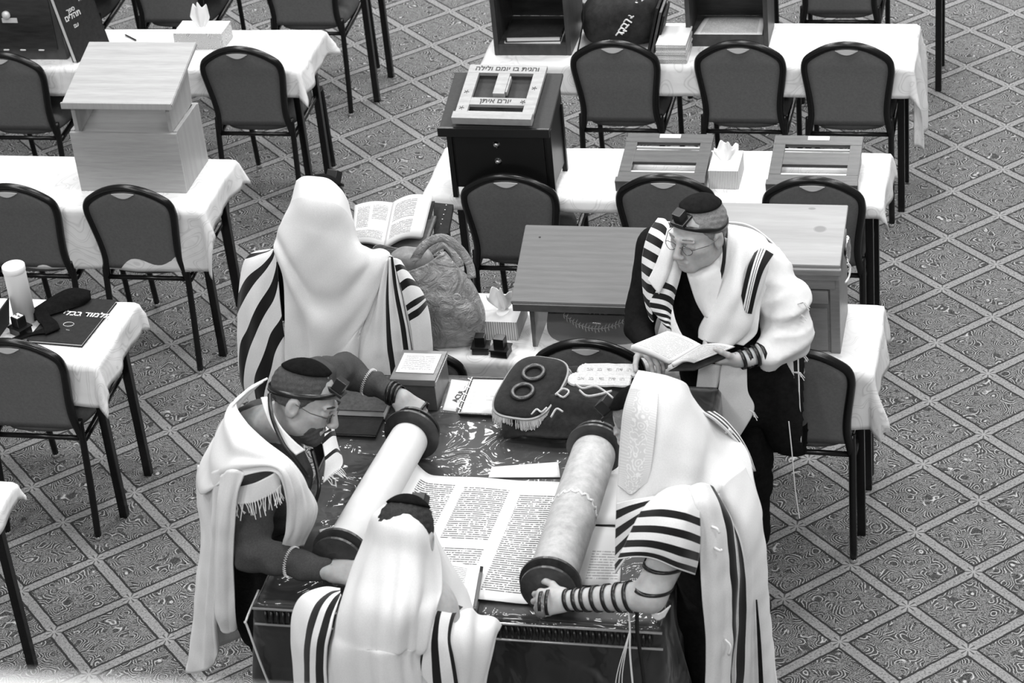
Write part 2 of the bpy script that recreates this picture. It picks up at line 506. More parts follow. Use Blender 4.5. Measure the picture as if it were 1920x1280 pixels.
# ------------------------------------------------------------ tables and cloths
def table(x0, x1, y0, y1, label, z=.788):
    cx, cy = (x0 + x1) / 2, (y0 + y1) / 2
    t = thing('folding_table', label, 'table', (cx, cy, 0), 0, 'black legged tables under white cloths')
    w, d = (x1 - x0) / 2, (y1 - y0) / 2
    boxobj('tabletop', (-w, w, -d, d, z - .028, z - .004), MT['darkwood'], t)
    for sy in (-1, 1): boxobj('apron_rail', (-w + .03, w - .03, sy * (d - .075) - .012, sy * (d - .075) + .012, z - .085, z - .03), MT['metal'], t, .002)
    for sx in (-1, 1): boxobj('apron_rail', (sx * (w - .05) - .012, sx * (w - .05) + .012, -d + .06, d - .06, z - .085, z - .03), MT['metal'], t, .002)
    for sx in (-1, 1):
        for sy in (-1, 1):
            lx, ly = sx * (w - .045), sy * (d - .075)
            boxobj('leg', (lx - .016, lx + .016, ly - .016, ly + .016, 0, z - .05), MT['metal'], t, .003)
    return t
def tablecloth(x0, x1, y0, y1, hf, hb, hl, hr, label, z=.790, seed=0, st=.02, corner=None):
    """hf/hb/hl/hr: how far it hangs at the front, back, left and right"""
    rnd = random.Random(seed)
    xs = np.arange(x0 - hl, x1 + hr + 1e-6, st); ys = np.arange(y0 - hf, y1 + hb + 1e-6, st)
    xs = np.linspace(x0 - hl, x1 + hr, len(xs)); ys = np.linspace(y0 - hf, y1 + hb, len(ys))
    V = []; UV = []
    ph = rnd.random() * 6
    for x in xs:
        for y in ys:
            cx = min(max(x, x0), x1); cy = min(max(y, y0), y1)
            ox, oy = x - cx, y - cy
            d = math.hypot(ox, oy)
            if d < 1e-9:
                zz = z + .0015 * math.sin(x * 9 + ph) * math.sin(y * 13); px, py = x, y
            else:
                both = min(abs(ox), abs(oy)) / d * 1.4
                rr = .014                                     # rounded edge of the table
                out = rr * min(1, d / rr) + .10 * d * both * 2.6
                sfree = (.004 if oy < 0 and abs(oy) > abs(ox) else .010) + (.008 if oy < 0 and abs(oy) > abs(ox) else .035) * min(1, max(0, d - .05) / .25)
                arc = (x if abs(oy) > abs(ox) else y)
                wav = sfree * (math.sin(arc * 13 + ph) * .6 + math.sin(arc * 29 + 2 * ph) * .35 + .2) * min(1, d / .08)
                out += max(wav, -.006) + .005
                zz = z - max(0, d - .008) * (1 - .10 * both)
                px, py = cx + ox / d * out, cy + oy / d * out
            V.append((px, py, zz)); UV.append((x, y))
    ny = len(ys); F = []
    for i in range(len(xs) - 1):
        for j in range(ny - 1): F.append((i * ny + j, (i + 1) * ny + j, (i + 1) * ny + j + 1, i * ny + j + 1))
    o = meshobj('tablecloth', V, F, MT['cloth'], None, True, UV)
    m = o.modifiers.new('thickness', 'SOLIDIFY'); m.thickness = .002; m.offset = 1
    return tag(o, label, 'tablecloth', 'white damask tablecloths')
rows = [
 (-.72, 1.26, 3.415, 3.86, .16, .10, .14, .42, 'far right table carrying two cabinets, a stack of booklets and a black bag', 'white damask tablecloth under the two cabinets, far right, hanging low at its right end'),
 (-.69, 1.22, 2.125, 2.56, .07, .12, .06, .13, 'second right table, carrying the black lectern and two slatted book rests', 'white damask tablecloth under the black lectern and the slatted book rests'),
 (-.85, 1.285, .86, 1.31, .25, .07, .08, .17, 'third right table, behind the man reading from a small book', 'white damask tablecloth under the grey lectern and the pine lectern'),
 (-3.9, -1.62, 3.325, 3.76, .15, .10, .12, .14, 'far left table with dark cabinet and patterned tissue box', 'white damask tablecloth under the patterned tissue box, upper left'),
 (-3.9, -1.65, 1.95, 2.40, .31, .10, .12, .13, 'second left table, carrying the tall oak book stand', 'white damask tablecloth hanging deep below the tall oak book stand'),
 (-3.9, -1.68, .725, 1.17, .20, .06, .12, .14, 'third left table, carrying the white tube and the dark book', 'white damask tablecloth under the white tube and dark book, left edge'),
 (-3.9, -1.70, -.55, -.08, .22, .10, .12, .08, 'lower left table, only one black leg and a corner in the photo', 'white tablecloth whose corner just enters at the lower left photo edge'),
 (-3.9, -1.60, 4.50, 4.95, .10, .10, .12, .08, 'top left table cut by the upper photo edge', 'white tablecloth at the very top left, cut by the photo edge'),
 (.0, 1.36, 4.70, 5.15, .12, .10, .14, .10, 'top right table cut by the upper photo edge', 'white tablecloth at the very top right, cut by the photo edge'),
]
for i, (x0, x1, y0, y1, hf, hb, hl, hr, l1, l2) in enumerate(rows):
    table(x0, x1, y0, y1, l1)
    tablecloth(x0, x1 if i != 7 else -2.15, y0, y1, hf, hb, hl, hr, l2, seed=i)


# ------------------------------------------------------------ small builders
TZ = .793
def text(s, size, mat, parent, mtx, name='lettering', extrude=.0006, align='CENTER'):
    cu = bpy.data.curves.new('t', 'FONT'); cu.body = s; cu.size = size; cu.extrude = extrude; cu.offset = size * .018
    cu.align_x = align; cu.align_y = 'CENTER'
    ob = bpy.data.objects.new('t', cu); COL.objects.link(ob)
    dg = bpy.context.evaluated_depsgraph_get(); dg.update()
    me = bpy.data.meshes.new_from_object(ob.evaluated_get(dg))
    COL.objects.unlink(ob); bpy.data.objects.remove(ob)
    me.name = name; me.materials.clear(); me.materials.append(mat); me.transform(mtx)
    return link(bpy.data.objects.new(name, me), parent)
def heb(s): return s[::-1]
def RX(a): return Matrix.Rotation(a, 4, 'X')
def RY(a): return Matrix.Rotation(a, 4, 'Y')
def RZ(a): return Matrix.Rotation(a, 4, 'Z')
def TR(x, y, z): return Matrix.Translation((x, y, z))
def slab(name, corners, th, mat, parent=None, bev=.002):
    """a board through four corners (front-left, front-right, back-right, back-left), thickness th downwards"""
    P = [Vector(c) for c in corners]; n = (P[1] - P[0]).cross(P[3] - P[0]).normalized()
    if n.z < 0: n = -n
    bm = bmesh.new()
    A_ = [bm.verts.new(p) for p in P]; B_ = [bm.verts.new(p - n * th) for p in P]
    bm.faces.new(A_); bm.faces.new(B_[::-1])
    for k in range(4): bm.faces.new((A_[k], B_[k], B_[(k + 1) % 4], A_[(k + 1) % 4]))
    bmesh.ops.bevel(bm, geom=bm.edges[:], offset=bev, segments=2, affect='EDGES')
    return obj(name, bm, mat, parent)
def text_lines_mat(name, base, ink, cols, rows, word=60, x0=.06, x1=.94, y0=.06, y1=.94, gaps=()):
    """paper with blocks of small written lines: cols x rows of lines in UV"""
    m = new_mat(name, base, .75, 0, .2); t = NT(m); c = t.coords('UV')
    s = t.n('ShaderNodeSeparateXYZ'); t.l(c, s.inputs[0])
    line = t.math('FRACT', t.math('MULTIPLY', s.outputs[1], rows))
    inl = t.math('MULTIPLY', t.math('GREATER_THAN', line, .24), t.math('LESS_THAN', line, .74))
    sc = t.n('ShaderNodeCombineXYZ'); t.l(t.math('MULTIPLY', s.outputs[0], word), sc.inputs[0]); t.l(t.math('MULTIPLY', t.math('FLOOR', t.math('MULTIPLY', s.outputs[1], rows)), 7.3), sc.inputs[1])
    nz = t.noise(sc.outputs[0], 1.6, 3, .8)
    wordm = t.math('GREATER_THAN', nz, .43)
    mask = None
    for a, b, lo, hi in cols:
        q = t.math('MULTIPLY', t.math('GREATER_THAN', s.outputs[0], a), t.math('LESS_THAN', s.outputs[0], b))
        q2 = t.math('MULTIPLY', t.math('GREATER_THAN', s.outputs[1], lo), t.math('LESS_THAN', s.outputs[1], hi))
        q = t.math('MULTIPLY', q, q2)
        mask = q if mask is None else t.math('MAXIMUM', mask, q)
    f = t.math('MULTIPLY', t.math('MULTIPLY', inl, wordm), mask)
    t.col(t.mix(f, base, ink))
    return m
MT['print'] = text_lines_mat('printed_page', .66, .22, [(.08, .92, .06, .93)], 26)
def page(name, corners, mat, parent=None, lift=.0, bend=0.0, n=14, thick=.0015, vn=6):
    P = [Vector(c) for c in corners]
    V = []; UV = []; F = []
    for i in range(n + 1):
        a = i / n
        for j in range(vn + 1):
            b = j / vn
            p = (P[0] * (1 - a) + P[1] * a) * (1 - b) + (P[3] * (1 - a) + P[2] * a) * b
            V.append((p.x, p.y, p.z + lift + bend * math.sin(PI * a))); UV.append((a, b))
    for i in range(n):
        for j in range(vn): F.append((i * (vn + 1) + j, (i + 1) * (vn + 1) + j, (i + 1) * (vn + 1) + j + 1, i * (vn + 1) + j + 1))
    o = meshobj(name, V, F, mat, parent, True, UV)
    m = o.modifiers.new('thickness', 'SOLIDIFY'); m.thickness = thick; m.offset = -1
    return o
MT['gold'] = new_mat('pale_print', .62, .4, .2)
MT['cover_dark'] = fabric('book_cover_dark', .022, .2, 50, .5, .1)
MT['pages'] = new_mat('page_block', .62, .8)
def closed_book(label, w, d, h, loc, rz=0, cover=None, mtx=None, name='book', group=None, spine='L'):
    cover = cover or MT['cover_dark']
    t = thing(name, label, 'book', loc, rz, group)
    boxobj('page_block', (-w / 2 + .004, w / 2 - .004, -d / 2 + .004, d / 2 - .004, .003, h - .003), MT['pages'], t, .001, mtx)
    bm = bmesh.new()
    box(bm, -w / 2, w / 2, -d / 2, d / 2, h - .004, h, .001, mtx)
    obj('front_cover', bm, cover, t)
    bm = bmesh.new(); box(bm, -w / 2, w / 2, -d / 2, d / 2, 0, .004, .001, mtx); obj('back_cover', bm, cover, t)
    x = -w / 2 if spine == 'L' else w / 2
    bm = bmesh.new(); box(bm, x - .004, x + .004, -d / 2, d / 2, 0.0, h, .0015, mtx); obj('spine', bm, cover, t)
    return t
def stripes_mat(name, axis, bands, base=.68, ink=.006, rough=.85, total=1.0):
    """woven stripes along one UV direction; bands are (from, to) in that coordinate"""
    m = new_mat(name, base, rough, 0, .15, .15); t = NT(m); c = t.coords('UV')
    s = t.n('ShaderNodeSeparateXYZ'); t.l(c, s.inputs[0]); o = s.outputs[axis] if isinstance(axis, int) else t.math('ADD', t.math('MULTIPLY', s.outputs[0], axis[0]), t.math('MULTIPLY', s.outputs[1], axis[1]))
    mask = None
    for a, b in bands:
        q = t.math('MULTIPLY', t.math('GREATER_THAN', o, a), t.math('LESS_THAN', o, b))
        mask = q if mask is None else t.math('MAXIMUM', mask, q)
    n = t.noise(t.coords('Object'), 260, 2)
    if mask is None: t.col(t.ramp(n, [(.3, base * .95), (.7, base * 1.04)]))
    else: t.col(t.mix(mask, t.ramp(n, [(.3, base * .95), (.7, base * 1.04)]), ink))
    big = t.noise(t.coords('Object', (1, 1, .45)), 4.5, 1, .4, .7)
    hgt_ = t.math('MULTIPLY_ADD', big, 1.0, t.math('MULTIPLY', n, .012))
    t.bump(hgt_, .55, .03)
    return m
def tissue_box(label, x0, x1, y0, y1, h, mat, tissue_h=.07, lean=(0, 0), seed=1):
    cx, cy = (x0 + x1) / 2, (y0 + y1) / 2; w, d = (x1 - x0) / 2, (y1 - y0) / 2
    t = thing('tissue_box', label, 'tissue box', (cx, cy, TZ), 0, None)
    boxobj('carton', (-w, w, -d, d, 0, h), mat, t, .0015)
    # oval opening rim and a pulled-up tissue
    bm = bmesh.new(); lathe(bm, [(.0, .0), (.030, .0), (.030, .0012), (.0, .0012)][1:3], 20, TR(0, 0, h) @ Matrix.Scale(min(1.7, d / .04), 4, (0, 1, 0)) @ Matrix.Scale(.9, 4, (1, 0, 0)))
    obj('opening', bm, MT['tissue'], t)
    rnd = random.Random(seed); G = []
    for v in range(6):
        f = v / 5; row = []
        wv = (.012 + .040 * math.sin(min(1, f * 1.15) * PI * .62))
        for u in range(9):
            a = u / 8 * 2 - 1
            zz = h - .004 + tissue_h * f * (1 - .30 * a * a * f + (.16 * math.sin(u * 2.3 + seed) if v > 3 else 0))
            row.append((a * wv + lean[0] * f, .010 * math.sin(a * 5.5 + seed) * (.6 + f) + lean[1] * f, zz))
        G.append(row)
    sheet('tissue', G, MT['tissue'], t, (42, 24), .0015, seed=seed, rough=.0012)
    return t

# ------------------------------------------------------------ oak book stand on the second left table
t = thing('book_stand', 'tall pale oak book stand with a sloping top on the second left table', 'book stand', (-2.0, 2.24, TZ))
def L(x, y, z): return (x + 2.0, y - 2.24, z - TZ)
x0, x1, y0, y1 = -2.245, -1.755, 2.085, 2.39
boxobj('lower_front', (x0 + 2.0, x1 + 2.0, y0 - 2.24, y0 - 2.24 + .018, 0, .285), MT['oak'], t, .002)
boxobj('lower_back', (x0 + 2.0, x1 + 2.0, y1 - 2.24 - .018, y1 - 2.24, 0, .285), MT['oak'], t, .002)
for sx in (x0, x1 - .018): boxobj('side_panel', (sx + 2.0, sx + 2.018, y0 - 2.222, y1 - 2.258, 0, .290), MT['oak_edge'], t, .002)
boxobj('base_board', (x0 + 2.018, x1 + 1.982, y0 - 2.222, y1 - 2.258, .004, .02), MT['oak'], t, .001)
slab('inner_slope', [L(x0 + .02, y0 + .02, 1.055), L(x1 - .02, y0 + .02, 1.055), L(x1 - .02, y1 - .02, 1.10), L(x0 + .02, y1 - .02, 1.10)], .012, MT['oak'], t)
for sx in (x0 + .020, x1 - .038):
    bm = bmesh.new(); q = []
    for dx in (0, .018):
        q.append([bm.verts.new(L(sx + dx, yy, zz)) for yy, zz in ((y0 + .02, 1.062), (y1 - .02, 1.10), (y1 - .0, 1.315), (y0 + .02, 1.222))])
    bm.faces.new(q[0]); bm.faces.new(q[1][::-1])
    for k in range(4): bm.faces.new((q[0][k], q[0][(k + 1) % 4], q[1][(k + 1) % 4], q[1][k]))
    obj('upper_side', bm, MT['oak_edge'], t)
slab('top_board', [L(-2.235, 2.045, 1.238), L(-1.735, 2.045, 1.238), L(-1.735, 2.44, 1.345), L(-2.235, 2.44, 1.345)], .020, MT['oak'], t, .003)
bm = bmesh.new(); box(bm, -2.235 + 2, -1.735 + 2, 2.036 - 2.24, 2.047 - 2.24, 1.216 - TZ, 1.246 - TZ, .003); obj('front_lip', bm, MT['oak_edge'], t)

# ------------------------------------------------------------ black lectern with two locks, second right table
t = thing('lectern', 'black lectern box with two round steel knobs on its front', 'lectern', (-.34, 2.23, TZ))
MT['greytop'] = fabric('dull_dark_board', .055, .08, 70, .6, .05)
boxobj('body', (-.215, .215, -.125, .13, .045, .315), MT['blackwood'], t, .003)
for sx in (-1, 1):
    for yy in (-.135, .115): boxobj('leg', (sx * .212 - .011, sx * .212 + .011, yy, yy + .024, 0, .32), MT['blackwood'], t, .002)
boxobj('front_panel', (-.19, .19, -.134, -.124, .06, .30), MT['blackwood'], t, .003)
bm = bmesh.new(); q = []
for sx in (-.218, .218):
    q.append([bm.verts.new((sx, yy, zz)) for yy, zz in ((-.13, .312), (.14, .312), (.14, .405), (-.13, .325))])
bm.faces.new(q[0]); bm.faces.new(q[1][::-1])
for k in range(4): bm.faces.new((q[0][k], q[0][(k + 1) % 4], q[1][(k + 1) % 4], q[1][k]))
obj('wedge', bm, MT['blackwood'], t)
slab('top_board', [(-.245, -.165, .335), (.225, -.165, .335), (.225, .185, .430), (-.245, .185, .430)], .016, MT['greytop'], t)
boxobj('front_lip', (-.247, .227, -.178, -.160, .308, .348), MT['blackwood'], t, .003)
for dz, nm in ((.255, 'lock'), (.175, 'knob')):
    bm = bmesh.new(); lathe(bm, [(.017, 0), (.017, .004), (.011, .008), (.010, .014), (.004, .016)], 24, TR(-.012, -.132, dz) @ RX(PI / 2))
    obj(nm, bm, MT['steel'], t, True)

# painted wooden book rest lying on the black lectern
t = thing('book_rest', 'pale wooden book rest with Hebrew lettering lying on the black lectern', 'book rest', (-.355, 2.085, 1.152))
t.rotation_euler = (math.atan2(.095, .35), 0, math.radians(-1.5))
MT['rest'] = wood('pale_rest_wood', .27, .36, (10, 30, 10), .5)
MT['ink'] = new_mat('dark_ink', .04, .7)
MT['wellwood'] = new_mat('rest_inner', .08, .6)
w, dd = .168, .345
for nm, a in (('rail', (-w, w, dd - .052, dd, 0, .018)), ('rail', (-w + .01, w - .01, .095, .140, 0, .016)), ('stile', (-w, -w + .05, .03, dd - .052, 0, .018)), ('stile', (w - .05, w, .03, dd - .052, 0, .018)), ('rail', (-w, w, .03, .058, 0, .014)), ('ledge', (-w - .002, w + .002, -.012, .03, 0, .036)), ('prop', (-.028, .022, .150, dd - .066, .004, .030)), ('hinge_slat', (.022, .030, .165, dd - .080, .004, .026))):
    boxobj(nm, a, MT['rest'], t, .002)
text(heb('והגית בו יומם ולילה'), .036, MT['ink'], t, TR(0, dd - .026, .0185))
text(heb('יורם איתן'), .036, MT['ink'], t, TR(-.01, .118, .0165))
for cx_, cy_ in ((w - .028, .20), (w - .06, .115), (-w + .022, .17), (-w + .022, .07)):
    bm = bmesh.new()
    for k in range(5):
        a = 2 * PI * k / 5 + cx_ * 9
        pts = [(cx_, cy_, .0187), (cx_ + .011 * math.cos(a), cy_ + .011 * math.sin(a), .0187)]
        tube(bm, [pts[0], pts[1]], [.0009, .0022], 5, flat=.5)
    obj('painted_sprig', bm, MT['ink'], t)

# two slatted book rests
MT['restdark'] = wood('brown_rest_wood', .05, .085, (6, 30, 10), .35)
def slat_rest(x, y, label):
    t = thing('slatted_book_rest', label, 'book rest', (x, y, TZ), 0, 'slatted book rests on the second right table')
    a = math.atan2(.05, .30)
    M_ = TR(0, -.15, .045) @ RX(a)
    W = .185
    for nm, b in (('rail', (-W, W, .255, .318, 0, .016)), ('rail', (-W + .045, W - .045, .120, .205, -.002, .014)), ('rail', (-W, W, .0, .05, 0, .016)), ('stile', (-W, -W + .05, .05, .255, 0, .016)), ('stile', (W - .05, W, .05, .255, 0, .016))):
        boxobj(nm, b, MT['restdark'], t, .002, M_)
    boxobj('ledge', (-W - .004, W + .004, -.032, .002, -.028, .026), MT['restdark'], t, .003, M_)
    boxobj('slot_edge', (-W + .05, W - .05, .224, .231, .002, .012), MT['gold'], t, .0005, M_)
    boxobj('slot_edge', (-W + .05, W - .05, .054, .068, .0, .008), MT['gold'], t, .0005, M_)
    for sx in (-W + .02, W - .02): boxobj('foot', (sx - .012, sx + .012, -.15, .15, 0, .036), MT['restdark'], t, .002)
    boxobj('name_plate', (-.045, .045, .285, .312, .016, .0175), MT['gold'], t, .0004, M_)
    return t
slat_rest(.315, 2.33, 'brown slatted book rest left of the striped tissue box')
slat_rest(.945, 2.33, 'brown slatted book rest right of the striped tissue box')
def box_stripe_mat(name, base, ink, scale, kind='X'):
    m = new_mat(name, base, .6); t = NT(m); c = t.coords(); s = t.n('ShaderNodeSeparateXYZ'); t.l(c, s.inputs[0])
    o = t.math('ADD', s.outputs[0], t.math('MULTIPLY', s.outputs[1], .7))
    w = t.math('SINE', t.math('MULTIPLY', o, scale))
    geo = t.n('ShaderNodeNewGeometry'); sn = t.n('ShaderNodeSeparateXYZ'); t.l(geo.outputs['Normal'], sn.inputs[0])
    side = t.math('LESS_THAN', sn.outputs[2], .5)
    if kind == 'V':
        v = t.n('ShaderNodeTexVoronoi'); v.inputs['Scale'].default_value = 22; t.l(c, v.inputs['Vector'])
        w = t.math('SINE', t.math('MULTIPLY', v.outputs['Distance'], 50))
    f = t.math('MULTIPLY', t.math('GREATER_THAN', w, .1), side)
    t.col(t.mix(f, base, ink)); return m
tissue_box('striped tissue box with pulled tissue between the two slatted book rests', .51, .635, 2.215, 2.40, .085, box_stripe_mat('striped_carton', .62, .28, 900), .075, (-.0, .03), 3)
tissue_box('patterned tissue box with a tall tissue on the far left table', -2.30, -2.05, 3.53, 3.68, .085, box_stripe_mat('swirl_carton', .55, .28, 900, 'V'), .12, (.0, .01), 5)
tissue_box('tissue box with hatched sides beside the two phylactery cases', -.19, -.05, .985, 1.17, .08, box_stripe_mat('hatched_carton', .55, .25, 700), .10, (-.01, -.01), 9)

# ------------------------------------------------------------ cabinets on the far right table
def open_cabinet(x0, x1, y0, y1, h, label):
    cx, cy = (x0 + x1) / 2, (y0 + y1) / 2
    t = thing('cabinet', label, 'cabinet', (cx, cy, TZ)); w, d = (x1 - x0) / 2, (y1 - y0) / 2
    for sx in (-1, 1): boxobj('side_panel', (sx * w - (.022 if sx > 0 else 0), sx * w + (.022 if sx < 0 else 0), -d, d, 0, h), MT['darkwood2'], t, .002)
    boxobj('bottom_board', (-w + .022, w - .022, -d, d - .012, .0, .055), MT['darkwood2'], t, .002)
    boxobj('top_board', (-w, w, -d, d, h, h + .02), MT['darkwood2'], t, .002)
    boxobj('back_panel', (-w + .022, w - .022, d - .012, d, .055, h), MT['darkwood'], t, .001)
    return t
MT['darkwood2'] = wood('walnut_edge', .025, .06, (8, 20, 4), .4)
open_cabinet(-.685, -.315, 3.49, 3.83, .42, 'open dark cabinet with a black book inside, left end of far right table')
open_cabinet(.215, .60, 3.60, 3.84, .42, 'open dark cabinet with papers inside, right of the booklet stack')
closed_book('dark book lying on white papers inside the left open cabinet', .26, .20, .028, (-.50, 3.60, TZ + .064), .05)
tag(boxobj('paper_pile', (-.635, -.365, 3.50, 3.72, TZ + .0555, TZ + .0635), MT['paper'], None, .001), 'thin pile of white papers under the dark book in the left cabinet', 'papers')
tag(page('paper_sheet', [(.25, 3.61, TZ + .058), (.57, 3.61, TZ + .058), (.56, 3.80, TZ + .062), (.28, 3.80, TZ + .062)], MT['print'], None, thick=.002), 'printed sheet lying inside the right open cabinet', 'papers')
# stack of booklets
MT['booklet'] = box_stripe_mat('booklet_cover', .6, .42, 300, 'V')
for k in range(11):
    o = boxobj('booklet', (-.07, .07, -.105, .105, .0, .0085), MT['booklet'], None, .0015)
    o.location = (.172 + .002 * math.sin(k * 2.1), 3.515 + .002 * math.cos(k * 1.7), TZ + k * .0087); o.rotation_euler = (0, 0, .02 * math.sin(k))
    ordn = ['lowest', 'second from the bottom', 'third from the bottom', 'fourth from the bottom', 'fifth from the bottom', 'middle one', 'fifth from the top', 'fourth from the top', 'third from the top', 'second from the top', 'topmost'][k]
    tag(o, 'pale booklet in the stack right of the black bag, ' + ordn, 'booklet', 'stack of pale booklets')
for k in range(3):
    o = boxobj('thin_book', (-.006, .006, -.085, .085, 0, .235 - .02 * k), MT['cover_dark'] if k != 1 else MT['restdark'], None, .0015)
    o.location = (.045 + .019 * k, 3.60, TZ + .002); o.rotation_euler = (0, math.radians(14), 0)
    tag(o, ['tallest thin book leaning against the black bag', 'middle thin book leaning between the bag and the booklets', 'shortest thin book leaning nearest the booklet stack'][k], 'book', 'thin books leaning by the bag')

# black cloth bag with white script
def blob(name, cx, cy, z0, rx, ry, h, mat, parent=None, seed=0, amp=.02, freq=14, ex=.5, topk=1.0, nu=72, nv=40, fn=None):
    V = []; F = []
    for j in range(nv + 1):
        f = j / nv
        ph = PI * f
        for i in range(nu):
            a = 2 * PI * i / nu
            c, s_ = math.cos(a), math.sin(a)
            rr = max(1e-4, math.sin(ph)) ** ex
            x = rx * (abs(c) ** .75) * (1 if c >= 0 else -1) * rr; y = ry * (abs(s_) ** .75) * (1 if s_ >= 0 else -1) * rr
            z = h * (.5 - .5 * math.copysign(abs(math.cos(ph)) ** .7, math.cos(ph)))
            if fn: x, y, z = fn(x, y, z)
            V.append((x, y, z))
        # poles keep a tiny ring
    V = np.array(V)
    n = vnoise(V, freq, seed) + .5 * vnoise(V, freq * 2.3, seed + 3)
    c0 = np.array([0, 0, h * .4]); d = V - c0; d /= (np.linalg.norm(d, axis=1, keepdims=True) + 1e-6)
    V = V + d * (n * amp)[:, None]
    V[:, 2] = np.maximum(V[:, 2], 0)
    for j in range(nv):
        for i in range(nu): F.append((j * nu + i, j * nu + (i + 1) % nu, (j + 1) * nu + (i + 1) % nu, (j + 1) * nu + i))
    F.append(tuple(range(nu))[::-1]); F.append(tuple(nv * nu + i for i in range(nu)))
    o = meshobj(name, V, F, mat, parent, True)
    o.location = (cx, cy, z0)
    return o
t = thing('cloth_bag', 'black cloth bag with white script lying on the far right table', 'bag', (-.10, 3.66, TZ))
blob('bag_body', 0, 0, 0, .205, .16, .26, fabric('black_canvas', .028, .3, 30, .8), t, 4, .011, 16, .42, fn=lambda x, y, z: (x + (.03 if z > .1 else 0) * (z - .1) * 4, y + .04, z * (1 - .25 * max(0, -x / .2))))
pts = []
bm = bmesh.new()
sx_, sy_ = .045, -.135
for k in range(9):
    zz = .10 + k * .017; xx = .02 + .011 * k; yy = -.150 + .010 * k
    pp = [(xx - .020, yy, zz - .004), (xx - .004, yy - .004, zz + .014), (xx + .012, yy, zz + .001), (xx + .002, yy - .003, zz - .010 * (k % 3 - 1)), (xx + .020, yy, zz + .008 - .012 * (k % 2))]
    tube(bm, [Vector(p) for p in spline(pp, 14)], .0036, 6)
obj('script_lettering', bm, MT['tissue'], t)
bm = bmesh.new(); tube(bm, spline([(-.17, -.03, .20), (-.16, -.10, .15), (-.175, -.135, .07), (-.19, -.14, .01)], 20), .004, 6); obj('seam', bm, MT['dark_fabric'], t, True)

# ------------------------------------------------------------ far left table: cabinet, leaning book, pen
t = thing('cabinet', 'dark wooden cabinet with a small pale plaque, cut by the upper left corner', 'cabinet', (-3.04, 3.55, TZ))
boxobj('carcass', (-.25, .22, -.145, .15, 0, .40), MT['darkwood2'], t, .003)
boxobj('door', (-.22, .185, -.153, -.143, .055, .35), MT['darkwood'], t, .004)
boxobj('plaque', (-.075, .005, -.156, -.152, .20, .225), MT['gold'], t, .001)
bm = bmesh.new(); lathe(bm, [(.020, 0), (.022, .010), (.014, .018), (.004, .022)], 20, TR(-.045, -.153, .243) @ RX(PI / 2)); obj('knob', bm, MT['gold'], t, True)
for dx in (-.10, -.012, .085): boxobj('white_bit', (dx, dx + .028, -.157, -.143, .052, .058), MT['paper'], t, .001)  # small white bits along the bottom edge of the door
t = thing('book', 'large black book leaning against the dark cabinet with a plaque', 'book', (-2.765, 3.37, TZ))
t.rotation_euler = (0, math.radians(-13), math.radians(-22))
boxobj('page_block', (-.011, .011, .002, .228, .004, .336), MT['pages'], t, .001)
for a, b, nm in ((-.016, -.011, 'back_cover'), (.011, .016, 'front_cover')): boxobj(nm, (a, b, 0, .235, 0, .34), MT['cover_dark'], t, .001)
boxobj('spine', (-.016, .016, .230, .238, 0, .34), MT['cover_dark'], t, .002)
MM = TR(.0165, .118, .17) @ RY(PI / 2) @ RZ(PI / 2)
for i_, (s_, zz, sz) in enumerate(((heb('ספר'), .245, .03), (heb('תהלים'), .215, .04), (heb('עם'), .165, .026))):
    text(s_, sz, MT['gold'], t, TR(.0165, .075, zz) @ RZ(PI / 2) @ RX(PI / 2))
boxobj('stamped_frame', (.0155, .0168, .14, .20, .26, .285), MT['ink'], t, .0003)
text(heb('הלכות'), .022, MT['gold'], t, TR(.0175, .17, .272) @ RZ(PI / 2) @ RX(PI / 2))
bm = bmesh.new(); lathe(bm, [(.001, -.055), (.004, -.045), (.0045, .05), (.003, .055)], 10, TR(-2.58, 3.655, TZ + .005) @ RZ(.9) @ RX(PI / 2)); tag(obj('pen', bm, MT['black'], None, True), 'black pen lying on the white cloth behind the oak book stand', 'pen')

# ------------------------------------------------------------ third left table
t = thing('paper_tube', 'white cardboard tube with a lid standing on the left edge table', 'tube', (-2.075, 1.01, TZ))
bm = bmesh.new(); lathe(bm, [(.044, 0), (.044, .232), (.0435, .235)], 32); obj('tube_body', bm, new_mat('tube_card', .62, .5), t, True)
bm = bmesh.new(); lathe(bm, [(.0445, .228), (.046, .23), (.046, .252), (.043, .255), (.040, .2515)], 32); obj('lid', bm, new_mat('tube_lid', .72, .5), t, True)
for p in t.children:
    for poly in p.data.polygons: poly.use_smooth = len(poly.vertices) == 4
t = closed_book('thin dark book with pale Hebrew title on the left edge table', .235, .335, .016, (-1.868, 1.0, TZ), math.radians(-4))
text(heb('תלמוד בבלי'), .045, MT['tissue'], t, TR(.045, .045, .0166))
bm = bmesh.new(); tube(bm, [(.022 * math.cos(a), -.035 + .015 * math.sin(a), .0166) for a in np.linspace(0, 6.1, 24)], .0012, 5); obj('emblem', bm, MT['gold'], t)
bm = bmesh.new(); tube(bm, [(.008, -.075, .0166), (.024, -.078, .0166)], .0012, 5); obj('stamp_mark', bm, MT['gold'], t)
t = thing('velvet_band', 'black velvet band folded over the dark book with Hebrew title', 'velvet band', (0, 0, 0))
MT['velvet'] = fabric('black_velvet', .005, .4, 60, .9, .3)
sheet('upper_loop', [[(-2.045, 1.04, .83), (-1.99, 1.12, .84), (-1.93, 1.17, .85), (-1.86, 1.175, .84), (-1.855, 1.17, .828)], [(-2.03, 1.00, .825), (-1.98, 1.06, .835), (-1.92, 1.10, .842), (-1.86, 1.12, .835), (-1.845, 1.15, .822)], [(-2.02, .975, .815), (-1.965, 1.015, .818), (-1.92, 1.05, .818), (-1.87, 1.10, .815), (-1.845, 1.14, .815)]], MT['velvet'], t, (24, 40), .006, rough=.002)
